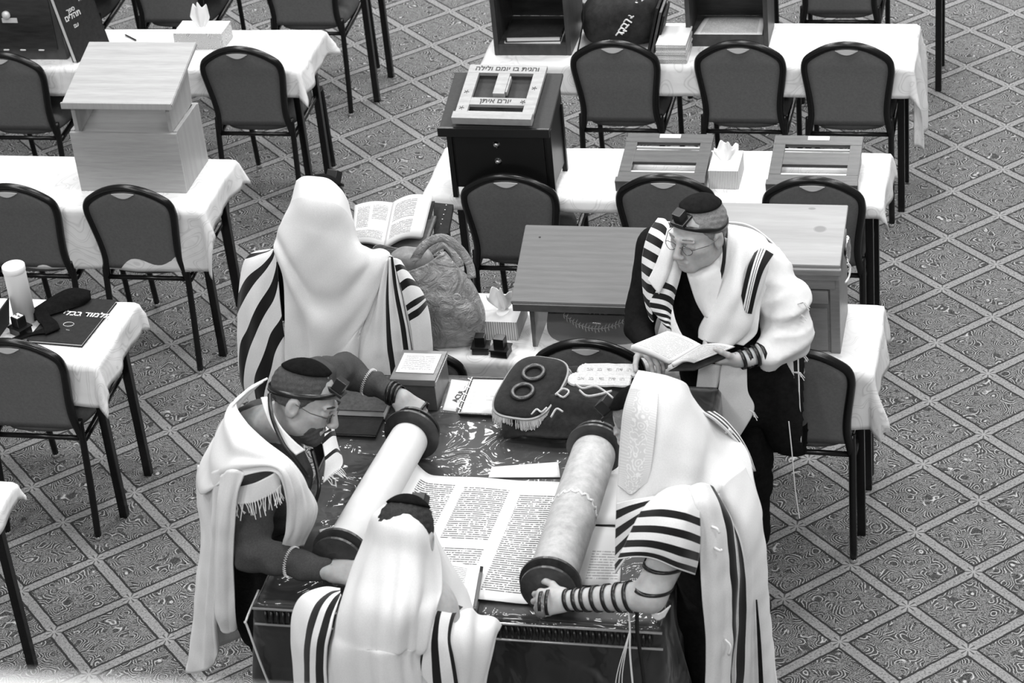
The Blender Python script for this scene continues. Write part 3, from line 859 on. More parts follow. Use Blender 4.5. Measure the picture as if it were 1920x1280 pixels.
sheet('lower_tail', [[(-2.035, 1.02, .83), (-2.005, .97, .822), (-1.965, .93, .818), (-1.93, .87, .818)], [(-2.0, 1.05, .835), (-1.96, 1.0, .823), (-1.915, .96, .82), (-1.885, .915, .82)]], MT['velvet'], t, (16, 30), .006, rough=.001)
sheet('side_tail', [[(-2.09, .845, .80), (-2.04, .85, .802), (-1.98, .87, .815), (-1.93, .88, .818)], [(-2.03, .90, .80), (-2.0, .905, .803), (-1.96, .915, .816), (-1.92, .92, .818)]], MT['velvet'], t, (12, 20), .005)
def tefillin_case(x, y, rz, s, label, top=None, cat='phylactery case'):
    t = thing('phylactery_case', label, cat, (x, y, TZ), rz)
    boxobj('base', (-.034 * s, .034 * s, -.030 * s, .030 * s, 0, .030 * s), MT['black'], t, .002)
    boxobj('rim', (-.038 * s, .038 * s, -.034 * s, .034 * s, .028 * s, .034 * s), MT['black'], t, .001)
    c = boxobj('cube', (-.021 * s, .021 * s, -.021 * s, .021 * s, .034 * s, .078 * s), MT['black'], t, .002)
    if top:
        boxobj('label_plate', (-.017 * s, .017 * s, -.016 * s, .016 * s, .078 * s, .0795 * s), MT['paper'], t, .0005)
        text(heb('של יד'), .014 * s, MT['ink'], t, TR(0, 0, .0797 * s))
    return t
tefillin_case(-2.055, .915, -.5, 1.0, 'small black phylactery case with a white label, beside the white tube', True)
bm = bmesh.new(); box(bm, -.003, .003, -.06, .06, 0, .12, .001, RY(.2)); o = obj('thin_book', bm, MT['cover_dark']); o.location = (-2.135, .92, TZ + .001); tag(o, 'dark edge of a thin upright book at the left photo edge', 'book')
tefillin_case(-.175, .90, .05, .92, 'left one of two small black phylactery cases beside the plastic bag')
tefillin_case(-.095, .885, -.12, .98, 'right one of two small black phylactery cases, its top catching light')


# ------------------------------------------------------------ third right table: book stand, open book, bag
t = thing('book_stand', 'brown wooden stand carrying the open book, mostly behind the shawled man', 'book stand', (-.64, 1.14, TZ))
boxobj('body', (-.20, .20, -.13, .14, 0, .26), MT['restdark'], t, .003)
slab('sloping_top', [(-.24, -.17, .275), (.22, -.17, .275), (.22, .20, .335), (-.24, .20, .335)], .018, MT['restdark'], t)
boxobj('front_ledge', (-.24, .22, -.185, -.168, .255, .30), MT['restdark'], t, .003)
t = thing('open_book', 'large open book on the brown stand beside the hooded head', 'book', (0, 0, 0))
page('left_page', [(-0.7137,1.1433,1.1000), (-0.5716,1.1093,1.1100), (-0.5913,1.3490,1.1650), (-0.7420,1.3295,1.1600)], text_lines_mat('print_columns', .56, .16, [(.10, .44, .35, .90), (.52, .92, .55, .92), (.12, .9, .1, .3)], 34, 30), t, .012, .012, thick=.014)
page('right_page', [(-0.5716,1.1093,1.1100), (-0.4385,1.1901,1.1050), (-0.4455,1.4076,1.1600), (-0.5913,1.3490,1.1650)], text_lines_mat('print_block', .56, .13, [(.10, .66, .08, .40), (.10, .66, .46, .90)], 30, 30), t, .014, .022, thick=.020)
page('cover', [(-0.7235,1.1358,1.0900), (-0.4325,1.1843,1.0900), (-0.4427,1.4175,1.1500), (-0.7501,1.3388,1.1500)], MT['cover_dark'], t, 0, 0, thick=.006)
t = thing('closed_book', 'dark closed book with small white dots on its cover, right of the open book', 'book', (0, 0, 0))
slab('cover', [(-0.4191,1.2686,1.0750), (-0.3669,1.2961,1.0750), (-0.3719,1.4318,1.1300), (-0.4557,1.4448,1.1300)], .03, MT['cover_dark'], t)
for k in range(7):
    a = k / 6
    bm = bmesh.new(); lathe(bm, [(.0022, 0), (.0022, .0012)], 8, TR(-.478 + .012 * a + .0, 1.0 + .30 * a, 1.081 + .050 * a) if 0 else TR(0, 0, 0))
    o = obj('dot', bm, MT['tissue'], t); p0 = Vector((-0.4052,1.2905,1.0770)); p1 = Vector((-0.3982,1.4184,1.1320)); o.location = p0.lerp(p1, a)

# plastic carrier bag
def plastic_mat():
    m = new_mat('grey_plastic', .30, .22, 0, .6); t = NT(m); c = t.coords()
    n = t.noise(c, 14, 5, .65, 1.5)
    t.col(t.ramp(n, [(.35, .20), (.62, .36)]))
    t.b.inputs['Alpha'].default_value = .93
    t.bump(n, .8, .03)
    return m
MT['plastic'] = plastic_mat()
t = thing('carrier_bag', 'crumpled grey plastic carrier bag beside the shawled man', 'bag', (0, 0, 0))
spec = [(.795, -.335, .13, .07), (.84, -.345, .165, .10), (.90, -.36, .185, .11), (.97, -.375, .19, .11), (1.04, -.40, .185, .10), (1.10, -.425, .16, .085), (1.15, -.44, .14, .07)]
rows_ = []
for zz, cx_, rx, ry in spec:
    rows_.append([(cx_ + rx * (abs(math.cos(a)) ** .8) * math.copysign(1, math.cos(a)), .985 + ry * math.sin(a), zz + (.03 * math.cos(a * 2 + .6) if zz > 1.05 else 0)) for a in [2 * PI * k / 12 for k in range(12)]])
rows_.insert(0, [(-.335 + .06 * math.cos(2 * PI * k / 12), .985 + .03 * math.sin(2 * PI * k / 12), .795) for k in range(12)])
def crumple(U, V):
    rs = np.random.RandomState(5); d = 0
    for k in range(9):
        a, b = rs.uniform(-22, 22), rs.uniform(-14, 14); d = d + np.abs(np.sin(a * U + b * V + rs.uniform(0, 6))) * .5
    return (d / 9 - .3) * .045
sheet('bag_body', rows_, MT['plastic'], t, (110, 70), .0012, crumple, True)
def rib_sheet(name, path, w, mat, parent, n=30, normal=(0, -1, 0)):
    P = spline(path, n); nn = np.array(normal, float); G = []
    T_ = np.gradient(P, axis=0); T_ /= np.linalg.norm(T_, axis=1, keepdims=True) + 1e-9
    S_ = np.cross(T_, nn); S_ /= np.linalg.norm(S_, axis=1, keepdims=True) + 1e-9
    G = [P - S_ * w / 2, P + S_ * w / 2 * .3 + nn * .006, P + S_ * w / 2]
    return sheet(name, G, mat, parent, (n, 8), .0012, rough=.002)
rib_sheet('handle', [(-0.4343,0.9500,1.0532), (-0.4170,0.9500,1.1337), (-0.3637,0.9600,1.2156), (-0.2954,0.9800,1.2378), (-0.2358,0.9800,1.1902), (-0.2005,0.9600,1.1352), (-0.1923,0.9400,1.0905)], .035, MT['plastic'], t)
rib_sheet('handle', [(-0.4352,1.0300,1.0405), (-0.3826,1.0400,1.1283), (-0.3197,1.0500,1.1656), (-0.2801,1.0400,1.1316), (-0.2638,1.0200,1.0867)], .03, MT['plastic'], t)
blob('bag_contents', -.43, .99, 1.04, .09, .05, .13, fabric('grey_cloth', .22, .2, 40), t, 3, .008, 20)
bm = bmesh.new()
for cx_, cz_, r_ in ((-.305, .925, .022), (-.245, 1.03, .016)):
    tube(bm, [(cx_ + r_ * math.cos(a), .885 + (.012 if cz_ > 1 else .0), cz_ + r_ * math.sin(a)) for a in np.linspace(0, 6.283, 25)[:-1]], .0012, 5, closed=True)
obj('ring_print', bm, MT['gold'], t)

# ------------------------------------------------------------ grey-brown lectern
t = thing('lectern', 'grey brown lectern with a wide bare sloping board on thin side panels', 'lectern', (.22, 1.10, TZ))
slab('sloping_board', [(-.27, -.17, .205), (.29, -.17, .205), (.29, .17, .345), (-.27, .17, .345)], .020, MT['greywood'], t, .003)
boxobj('front_rail', (-.262, .28, -.180, -.160, .170, .20), MT['restdark'], t, .002)
for sx in (-.205, .235):
    bm = bmesh.new(); q = []
    for dx in (0, .018): q.append([bm.verts.new((sx + dx, yy, zz)) for yy, zz in ((-.155, 0), (.13, 0), (.13, .31), (-.155, .195))])
    bm.faces.new(q[0]); bm.faces.new(q[1][::-1])
    for k in range(4): bm.faces.new((q[0][k], q[0][(k + 1) % 4], q[1][(k + 1) % 4], q[1][k]))
    obj('side_panel', bm, MT['restdark'], t)
for px_, py_ in ((-.205, .115), (.235, .12)):
    bm = bmesh.new(); lathe(bm, [(.004, 0), (.004, .002)], 10); o = obj('screw', bm, MT['ink'], t); o.location = (px_, py_, .345 - (.17 - py_) * .412)
# velvet bag in its clear sleeve, tucked under the board
t = thing('tallit_bag', 'black velvet bag with embroidered vine and Hebrew word under the grey lectern', 'bag', (.255, .93, TZ + .004))
Mb = RX(math.radians(38))
o = blob('velvet_body', 0, 0, 0, .19, .030, .20, MT['velvet'], t, 8, .003, 12, .35)
o.matrix_local = TR(0, .02, .018) @ RX(math.radians(-52))
MT['thread'] = new_mat('silver_thread', .30, .5, .3)
MB = TR(0, .02, .018) @ RX(math.radians(-52)) @ TR(0, -.034, 0) @ RX(PI / 2)
text(heb('טלית'), .036, MT['thread'], t, MB @ TR(.01, .115, 0))
bm = bmesh.new()
for k in range(21):
    a = k / 20; x_ = -.125 + .25 * a; y_ = .045 + .05 * (2 * a - 1) ** 2
    p = MB @ Vector((x_, y_, 0)); q_ = MB @ Vector((x_ + .012, y_ + .004 * (2 * a - 1), 0)); tube(bm, [p, q_], .0012, 5)
    for sg in (-1, 1):
        e = MB @ Vector((x_ + .006, y_ + sg * (.014 + .004 * math.sin(k * 2)), 0)); tube(bm, [p, (p + e) / 2, e], [.001, .0035, .001], 6, flat=.6)
obj('embroidered_vine', bm, MT['thread'], t)
m_ = new_mat('clear_sleeve', .9, .06, 0, .7); m_.node_tree.nodes['Principled BSDF'].inputs['Alpha'].default_value = .05; MT['clear'] = m_
sheet('clear_sleeve', [[(-.215 + .43 * a, -.05, .012 + .006 * math.sin(a * 9)) for a in np.linspace(0, 1, 6)], [(-.22 + .43 * a, .02, .09 + .008 * math.sin(a * 12)) for a in np.linspace(0, 1, 6)], [(-.20 + .40 * a, .09, .155 + .005 * math.sin(a * 15)) for a in np.linspace(0, 1, 6)]], MT['clear'], t, (50, 24), .001, rough=.002)

# ------------------------------------------------------------ pine lectern
t = thing('lectern', 'pale pine lectern with a dark knot in its top, behind the reading man', 'lectern', (.93, 1.12, TZ))
def pine_top():
    m = wood('knotty_pine', .21, .29, (1.2, 12, 12), .4, 3); n = NT(m); c = n.coords(); s = n.n('ShaderNodeSeparateXYZ'); n.l(c, s.inputs[0])
    col = m.node_tree.nodes['Principled BSDF'].inputs['Base Color'].links[0].from_socket
    for kx, ky, rx, ry in ((.155, .035, .026, .020), (.115, .150, .016, .008)):
        dx = n.math('DIVIDE', n.math('SUBTRACT', s.outputs[0], kx), rx); dy = n.math('DIVIDE', n.math('SUBTRACT', s.outputs[1], ky), ry)
        r = n.math('SQRT', n.math('ADD', n.math('MULTIPLY', dx, dx), n.math('MULTIPLY', dy, dy)))
        k = n.math('LESS_THAN', r, .75); e = n.math('MULTIPLY', n.math('GREATER_THAN', r, .75), n.math('LESS_THAN', r, .95))
        col = n.mix(k, col, .15); col = n.mix(e, col, .20)
    n.col(col); return m
MT['pine_body'] = wood('brown_pine', .13, .20, (3, 20, 20), .4)
boxobj('body', (-.25, .235, -.140, .15, 0, .32), MT['pine_body'], t, .003)
boxobj('corner_board', (.205, .24, -.150, .155, 0, .33), MT['pine_body'], t, .003)
boxobj('lower_door', (-.20, .195, -.150, -.140, .01, .19), MT['pine_body'], t, .003)
boxobj('drawer', (-.22, .20, -.158, -.140, .215, .268), MT['pine_body'], t, .004)
boxobj('drawer_slot', (.04, .085, -.160, -.156, .283, .2865), MT['gold'], t, .0005)
boxobj('rail', (-.24, .225, -.154, -.140, .275, .325), MT['pine_body'], t, .003)
slab('sloping_top', [(-.26, -.165, .383), (.245, -.165, .383), (.245, .175, .445), (-.26, .175, .445)], .020, pine_top(), t, .002)
boxobj('molding', (-.265, .25, -.180, -.160, .345, .372), MT['pine_body'], t, .006)
boxobj('cornice', (-.255, .24, -.165, .165, .318, .352), MT['pine_body'], t, .005)
rib_sheet('clip_strap', [(.262, -.10, .36), (.27, -.08, .33), (.268, -.10, .30), (.258, -.13, .29)], .012, MT['tissue'], t, 14, (1, 0, 0))
o = blob('hanging_wrapper', .262, -.03, .325, .010, .03, .10, MT['clear2'] if 'clear2' in MT else MT['steel'], t, 6, .006, 60)

# ------------------------------------------------------------ central reading table
def velvet_plastic():
    m = new_mat('velvet_under_plastic', .010, .5, 0, .3, .2); t = NT(m); c = t.coords()
    t.b.inputs['Coat Weight'].default_value = .65; t.b.inputs['Coat Roughness'].default_value = .09
    n = t.noise(c, 2.3, 2, .45, 1.6); n2 = t.noise(c, 7, 2, .5, 1.2)
    h = t.math('MULTIPLY_ADD', n, 1.0, t.math('MULTIPLY', n2, .25))
    bp = t.n('ShaderNodeBump'); bp.inputs['Strength'].default_value = 1.0; bp.inputs['Distance'].default_value = .09
    t.l(h, bp.inputs['Height']); t.l(bp.outputs[0], t.b.inputs['Coat Normal'])
    return m
MT['cover'] = velvet_plastic()
BX0, BX1, BY0, BY1, BZ = -.50, .79, -.86, .47, .95
t = thing('reading_table', 'large square reading table in the middle, covered by black velvet', 'table', ((BX0 + BX1) / 2, (BY0 + BY1) / 2, 0))
w, d = (BX1 - BX0) / 2, (BY1 - BY0) / 2
boxobj('tabletop', (-w + .01, w - .01, -d + .01, d - .01, BZ - .05, BZ - .012), MT['darkwood'], t)
for sx in (-1, 1):
    for sy in (-1, 1): boxobj('leg', (sx * (w - .08) - .03, sx * (w - .08) + .03, sy * (d - .08) - .03, sy * (d - .08) + .03, 0, BZ - .05), MT['darkwood'], t)
def drape(name, label, cat, x0, x1, y0, y1, z, hang, mat, amp=.02, seed=0, th=.003, flare=.10):
    N = 90; V = []; F = []
    hs = [0, .004, .012, .03, .06] + [hang * k / 12 for k in range(2, 13)]
    per = []
    def rect(s_):                       # point on the outline, with outward direction
        L_ = [(x1 - x0), (y1 - y0), (x1 - x0), (y1 - y0)]; tot = sum(L_); p = s_ * tot; 
        C_ = [(x0, y0, 1, 0, 0, -1), (x1, y0, 0, 1, 1, 0), (x1, y1, -1, 0, 0, 1), (x0, y1, 0, -1, -1, 0)]
        for k in range(4):
            if p <= L_[k] or k == 3:
                a = C_[k]; e = min(p, L_[k] - p) ; ox, oy = a[4], a[5]
                if e < .06:
                    b = C_[(k + 1) % 4] if p > L_[k] / 2 else C_[(k - 1) % 4]; f = .5 * (1 - e / .06); ox = ox * (1 - f) + b[4] * f; oy = oy * (1 - f) + b[5] * f
                l = math.hypot(ox, oy); return (a[0] + a[2] * p, a[1] + a[3] * p, ox / l, oy / l)
            p -= L_[k]
    M_ = 360
    P_ = [rect(k / M_) for k in range(M_)]
    for h in hs:
        for k, (px, py, ox, oy) in enumerate(P_):
            s_ = k / M_ * 2 * PI
            wv = amp * (math.sin(23 * s_ + seed) + .6 * math.sin(41 * s_ + 2 * seed)) * min(1, h / .3)
            out = .010 * min(1, h / .012) + flare * h + max(wv, -.01)
            V.append((px + ox * out, py + oy * out, z - h))
    for i in range(len(hs) - 1):
        for k in range(M_): F.append((i * M_ + k, i * M_ + (k + 1) % M_, (i + 1) * M_ + (k + 1) % M_, (i + 1) * M_ + k))
    top0 = len(V); n_ = 48
    for i in range(n_ + 1):
        for j in range(n_ + 1):
            x = x0 + (x1 - x0) * i / n_; y = y0 + (y1 - y0) * j / n_
            V.append((x, y, z))
    for i in range(n_):
        for j in range(n_): F.append((top0 + i * (n_ + 1) + j, top0 + (i + 1) * (n_ + 1) + j, top0 + (i + 1) * (n_ + 1) + j + 1, top0 + i * (n_ + 1) + j + 1))
    o = meshobj(name, V, F, mat, None, True)
    m = o.modifiers.new('thickness', 'SOLIDIFY'); m.thickness = th; m.offset = -1
    return tag(o, label, cat)
vc = thing('velvet_cover', 'black velvet cover under clear plastic on the reading table', 'table cover', (0, 0, 0))
o = drape('cover_cloth', 'x', 'x', BX0, BX1, BY0, BY1, BZ, .58, MT['cover'], .018, 1.3)
del o['label']; del o['category']; o.parent = vc
MT['band'] = new_mat('silver_band', .45, .25, .6)
bm = bmesh.new()
for k in range(64):
    x = BX0 + .03 + (BX1 - BX0 - .06) * k / 63
    tube(bm, [(x, BY0 - .017, BZ - .012), (x + .002, BY0 - .027, BZ - .030), (x, BY0 - .024, BZ - .058)], [.0045, .0075, .0035], 7)
o = obj('bead_fringe', bm, MT['black'], vc, True)
o['kind'] = 'stuff'
for dz in (.006, .066):
    bm = bmesh.new(); tube(bm, [(BX0 - .01, BY0 - .021 - .05 * dz, BZ - dz), (BX1 + .01, BY0 - .021 - .05 * dz, BZ - dz)], .0045, 8); obj('silver_trim', bm, MT['band'], vc, True)
bm = bmesh.new(); pl = spline([(BX0 - .03, BY0 + .10, BZ - .03), (BX0 - .035, BY0 - .03, BZ - .05), (BX0 - .03, BY0 - .04, BZ - .07), (BX0 + .02, BY0 - .06, BZ - .30), (BX0 + .10, BY0 - .08, BZ - .50), (BX0 + .30, BY0 - .09, BZ - .56)], 40); tube(bm, pl, .004, 6); obj('plastic_piping', bm, MT['gold'], vc, True)

# ------------------------------------------------------------ the scroll
def parch(name, base, var, scale=12):
    m = new_mat(name, base, .55, 0, .3); t = NT(m); c = t.coords(); n = t.noise(c, scale, 5, .7); t.col(t.ramp(n, [(.3, base - var), (.7, base + var * .6)])); return m
MT['parchroll'] = parch('parchment_back', .42, .12, 25)
MT['parchroll2'] = parch('parchment_pale', .60, .04, 10)
MT['diskwood'] = wood('scroll_disk_wood', .018, .05, (10, 10, 10), .3)
MT['rollwood'] = wood('roller_wood', .08, .14, (10, 10, 10), .3)
tor = thing('torah_scroll', 'open parchment scroll on two wooden rollers in the middle of the table', 'scroll', (0, 0, 0))
def roller(p_low, p_high, r, mat, grip=1.0):
    a = Vector(p_low); b = Vector(p_high); ax_ = (b - a).normalized(); ln = (b - a).length
    q = ax_.to_track_quat('Z', 'Y').to_matrix().to_4x4(); M0 = TR(*a) @ q
    bm = bmesh.new(); lathe(bm, [(.012, -.165 * grip), (.022, -.15 * grip), (.026 * min(1, grip + .2), -.125 * grip), (.020, -.10 * grip), (.015, -.06 * grip), (.014, -.04), (.020, -.02), (.020, ln + .02), (.014, ln + .04), (.017, ln + .07), (.024, ln + .10), (.020, ln + .125), (.010, ln + .135)], 20, M0)
    rl = obj('roller', bm, MT['rollwood'], tor, True)
    for z0, s in ((0, -1), (ln, 1)):
        for k in range(2):
            bm = bmesh.new(); rr = .098 if k == 0 else .088; zc = z0 + s * .035 * k
            lathe(bm, [(rr * .55, zc - .004 * s), (rr * .8, zc - .002 * s), (rr, zc), (rr, zc + s * .010), (rr * .75, zc + s * .014), (rr * .45, zc + s * .022)], 40, M0)
            obj('disk', bm, MT['diskwood'], rl, False)
    bm = bmesh.new()
    lathe(bm, [(r * .97, .022), (r * .985, .026), (r, .03), (r * 1.004, ln * .3), (r, ln * .62), (r * .97, ln - .03), (r * .95, ln - .02)], 48, M0)
    # the edge of a sewn sheet shows as a low step
    obj('rolled_parchment', bm, mat, tor, True)
    return M0, ln
LR = roller((-.245, -.71, 1.052), (-.185, -.045, 1.052), .068, MT['parchroll2'], .62)
RR = roller((.448, -.80, 1.055), (.458, -.085, 1.055), .076, MT['parchroll'])
bm = bmesh.new(); pts = []
for k in range(61):
    a = 2 * PI * k / 60
    pts.append(RR[0] @ Vector((.0768 * math.cos(a), .0768 * math.sin(a), .345 + .010 * math.sin(k * 1.9) + .03 * math.sin(a))))
ribbon(bm, pts, .012, .0015, [Vector((p.x - .452, 0, p.z - 1.055)) for p in pts]); obj('sewn_edge', bm, MT['parchroll2'], tor, True)
tcols = [(.045, .255, .04, .93), (.315, .585, .09, .40), (.315, .585, .46, .91), (.655, .93, .07, .88)]
MT['torahtext'] = text_lines_mat('scroll_writing', .66, .10, tcols, 58, 42)
V = []; UV = []; F = []; n_ = 60; m__ = 20
for i in range(n_ + 1):
    u = i / n_
    for j in range(m__ + 1):
        v = j / m__
        xl = -.205 + .055 * v; xr = .415 + .008 * v
        x = xl + (xr - xl) * u; y = -.775 + (.635 - .01 * u) * v - .055 * u * (1 - v) * .4
        z = .9575 + .048 * max(0, 1 - u / .10) ** 2 + .05 * max(0, (u - .90) / .10) ** 2 + .004 * math.sin(u * 7 + v * 2) ** 2
        V.append((x, y, z)); UV.append((u, v))
for i in range(n_):
    for j in range(m__): F.append((i * (m__ + 1) + j, (i + 1) * (m__ + 1) + j, (i + 1) * (m__ + 1) + j + 1, i * (m__ + 1) + j + 1))
o = meshobj('parchment', V, F, MT['torahtext'], tor, True, UV); mm = o.modifiers.new('thickness', 'SOLIDIFY'); mm.thickness = .0012

# ------------------------------------------------------------ things on the reading table
def paper(label, corners, mat=None, th=.0015, cat='paper', name='paper_sheet', bend=0):
    return tag(page(name, corners, mat or MT['print'], None, 0, bend, thick=th), label, cat)
ZT = .9535
MT['faint'] = text_lines_mat('faint_print', .64, .40, [(.25, .75, .55, .75)], 12, 20)
MT['form'] = text_lines_mat('form_print', .60, .32, [(.35, .95, .08, .60)], 22, 16)
paper('white sheet lying beyond the far edge of the open scroll', [(0.0939,-0.1317,0.9545), (0.3366,-0.1111,0.9545), (0.3125,-0.0241,0.9545), (0.0913,-0.0704,0.9545)], MT['faint'])
paper('printed form lying between the right roll and the striped shawl', [(0.4612,-0.6846,0.9545), (0.6346,-0.6733,0.9545), (0.5952,-0.3740,0.9545), (0.4709,-0.3738,0.9545)], MT['form'])
paper('pale sheet beside the far part of the right roll', [(0.4654,-0.3628,0.9545), (0.5890,-0.3574,0.9545), (0.5575,-0.0161,0.9545), (0.4780,-0.0227,0.9545)], MT['paper'])
paper('white printed leaflet between the left arm and the left roll', [(-0.3257,-0.6466,0.9560), (-0.1680,-0.6318,0.9560), (-0.2504,-0.3882,0.9560), (-0.4040,-0.4720,0.9560)], MT['faint'])
t = thing('open_book', 'open book with white pages at the near edge of the reading table', 'book', (0, 0, 0))
page('left_page', [(0.0155,-0.8663,0.9800), (0.1811,-0.8825,0.9850), (0.1608,-0.6610,0.9850), (-0.0071,-0.6372,0.9800)], MT['print'], t, .004, .008, thick=.026)
page('right_page', [(0.1811,-0.8825,0.9850), (0.2110,-0.8821,0.9850), (0.1853,-0.6559,0.9850), (0.1608,-0.6610,0.9850)], MT['paper'], t, .004, .002, thick=.028)
page('cover', [(0.0124,-0.8782,0.9560), (0.2200,-0.8680,0.9560), (0.1916,-0.6200,0.9560), (-0.0133,-0.6228,0.9560)], MT['black'], t, 0, 0, thick=.0035)
page('cover_edge', [(0.2127,-0.8883,0.9880), (0.2223,-0.8875,0.9860), (0.1957,-0.6563,0.9860), (0.1858,-0.6571,0.9880)], MT['black'], t, 0, 0, thick=.030)

t = closed_book('dark closed book at the far left of the reading table', .215, .17, .038, (-.455, .265, ZT), 0, fabric('book_brown', .06, .3, 60, .4))
t = closed_book('black book lying beneath the dark closed book', .20, .16, .012, (-.452, .235, ZT - .0005), 0)
t['label'] = 'thin black book jutting out below the dark closed book'
for c_ in list(bpy.data.objects):
    pass
t.location = (-.452, .150, ZT)
# wooden box with framed text card
t = thing('charity_box', 'grey wooden box with a framed text card on its lid', 'box', (-.252, .345, ZT))
MT['boxwood'] = wood('grey_box_wood', .12, .16, (6, 30, 30), .4)
boxobj('box_body', (-.078, .078, -.092, .092, 0, .105), MT['restdark'], t, .002)
boxobj('lid', (-.082, .082, -.097, .096, .105, .130), MT['boxwood'], t, .002)
boxobj('card_frame', (-.070, .068, -.055, .070, .130, .134), MT['gold'], t, .0015)
page('text_card', [(-.062, -.048, .1345), (.060, -.048, .1345), (.060, .063, .1345), (-.062, .063, .1345)], text_lines_mat('card_print', .7, .25, [(.06, .94, .06, .94)], 12, 18), t, thick=.0008)
bm = bmesh.new(); tube(bm, [(.0825, -.09 + .18 * a, .118 + .0015 * math.sin(a * 60)) for a in np.linspace(0, 1, 40)], .0014, 5); obj('side_cord', bm, MT['gold'], t)
# clear sleeve with a label, and a framed sheet
t = thing('document_sleeve', 'clear sleeve with an upright printed word beside the wooden box', 'document', (0, 0, 0))
page('sheet', [(-0.1572,0.2576,0.9560), (-0.1081,0.2514,0.9560), (-0.1010,0.4451,0.9560), (-0.1709,0.4538,0.9560)], MT['paper'], t)
text('ACUL', .030, MT['ink'], t, TR(-.118, .345, .9585) @ RZ(math.radians(80)))
page('sleeve', [(-0.1644,0.2407,0.9580), (-0.0904,0.2331,0.9580), (-0.0964,0.4769,0.9580), (-0.1898,0.4771,0.9580)], MT['clear'], t, .001)
t = thing('framed_sheet', 'white sheet in a thin dark frame in front of the round mantle top', 'document', (0, 0, 0))
FR = [Vector(p) for p in ((-0.0924,0.2270,0.9620), (0.0811,0.2272,0.9620), (0.0541,0.4610,0.9620), (-0.0954,0.4570,0.9620))]
slab('backing', FR, .008, MT['black'], t)
q = [FR[k].lerp(sum(FR, Vector()) / 4, .08) + Vector((0, 0, .0015)) for k in range(4)]
page('sheet', q, text_lines_mat('sheet_print', .62, .45, [(.45, .8, .35, .6), (.1, .2, .1, .7)], 9, 9), t, thick=.001)
bm = bmesh.new(); tube(bm, [p + Vector((0, 0, .003)) for p in FR], .0035, 6, closed=True); obj('metal_rim', bm, MT['steel'], t)
bm = bmesh.new()
for k in range(5):
    p = FR[0].lerp(FR[3], .1 + .2 * k); tube(bm, [p + Vector((-.014, 0, .0)), p + Vector((-.007, 0, .014)), p + Vector((.006, 0, .006))], .0012, 5)
obj('binder_rings', bm, MT['steel'], t)

# ------------------------------------------------------------ scroll mantle
t = thing('torah_mantle', 'black velvet scroll mantle with a fringed top plate holding two rings', 'mantle', (0, 0, 0))
MT['mvelvet'] = fabric('mantle_velvet', .016, .35, 45, .8, .3, .25)
cen = Vector((.168, .262, 1.065)); ux = Vector((.20, .97, .16)).normalized(); nrm = Vector((-.06, -.22, .97)).normalized(); vx = ux.cross(nrm).normalized(); nrm = vx.cross(ux).normalized()
if nrm.z < 0: nrm = -nrm
PL = Matrix((( vx.x, ux.x, nrm.x), (vx.y, ux.y, nrm.y), (vx.z, ux.z, nrm.z))).to_4x4(); PL.translation = cen
def plate_out(rx, ry, n=56, ex=.60):
    return [(rx * math.copysign(abs(math.cos(2 * PI * k / n)) ** ex, math.cos(2 * PI * k / n)), ry * math.copysign(abs(math.sin(2 * PI * k / n)) ** ex, math.sin(2 * PI * k / n))) for k in range(n)]
bm = bmesh.new(); rings = []
for s_, z_ in ((.90, -.016), (1.0, -.012), (1.0, .0), (.97, .006), (.6, .009)):
    rings.append([bm.verts.new((x * s_, y * s_, z_)) for x, y in plate_out(.105, .155)])
for i in range(4):
    for k in range(56): bm.faces.new((rings[i][k], rings[i][(k + 1) % 56], rings[i + 1][(k + 1) % 56], rings[i + 1][k]))
bm.faces.new(rings[0][::-1]); bm.faces.new(rings[-1]); bmesh.ops.transform(bm, matrix=PL, verts=bm.verts[:])
obj('top_plate', bm, MT['mvelvet'], t, True)
MT['ringmetal'] = new_mat('dark_polished_ring', .08, .28, .7, .6)
for cy_ in (-.045, .055):
    bm = bmesh.new(); tube(bm, [(-.008 + .036 * math.cos(a), cy_ + .036 * math.sin(a), .016) for a in np.linspace(0, 6.2832, 41)[:-1]], .0085, 10, closed=True); bmesh.ops.transform(bm, matrix=PL, verts=bm.verts[:])
    obj('ring', bm, MT['ringmetal'], t, True)
bm = bmesh.new(); tube(bm, [(x * 1.02, y * 1.02, -.006) for x, y in plate_out(.105, .155)], .005, 6, closed=True); bmesh.ops.transform(bm, matrix=PL, verts=bm.verts[:]); obj('braid', bm, MT['thread'], t)
bm = bmesh.new(); rnd = random.Random(4); op = plate_out(.107, .157, 250)
for k, (x, y) in enumerate(op):
    if y > .12 and x < .02: continue
    L_ = rnd.uniform(.035, .055)
    tube(bm, [(x, y, -.008), (x * 1.07, y * 1.06 + rnd.uniform(-.004, .004), -.008 - L_ * .6), (x * 1.08 + rnd.uniform(-.005, .005), y * 1.07 + rnd.uniform(-.006, .006), -.008 - L_), (x * 1.02, y * 1.01, -.008 - L_ * .5)], .0018, 4)
bmesh.ops.transform(bm, matrix=PL, verts=bm.verts[:]); o = obj('fringe', bm, MT['fringe'] if 'fringe' in MT else MT['gold'], t); o['kind'] = 'stuff'
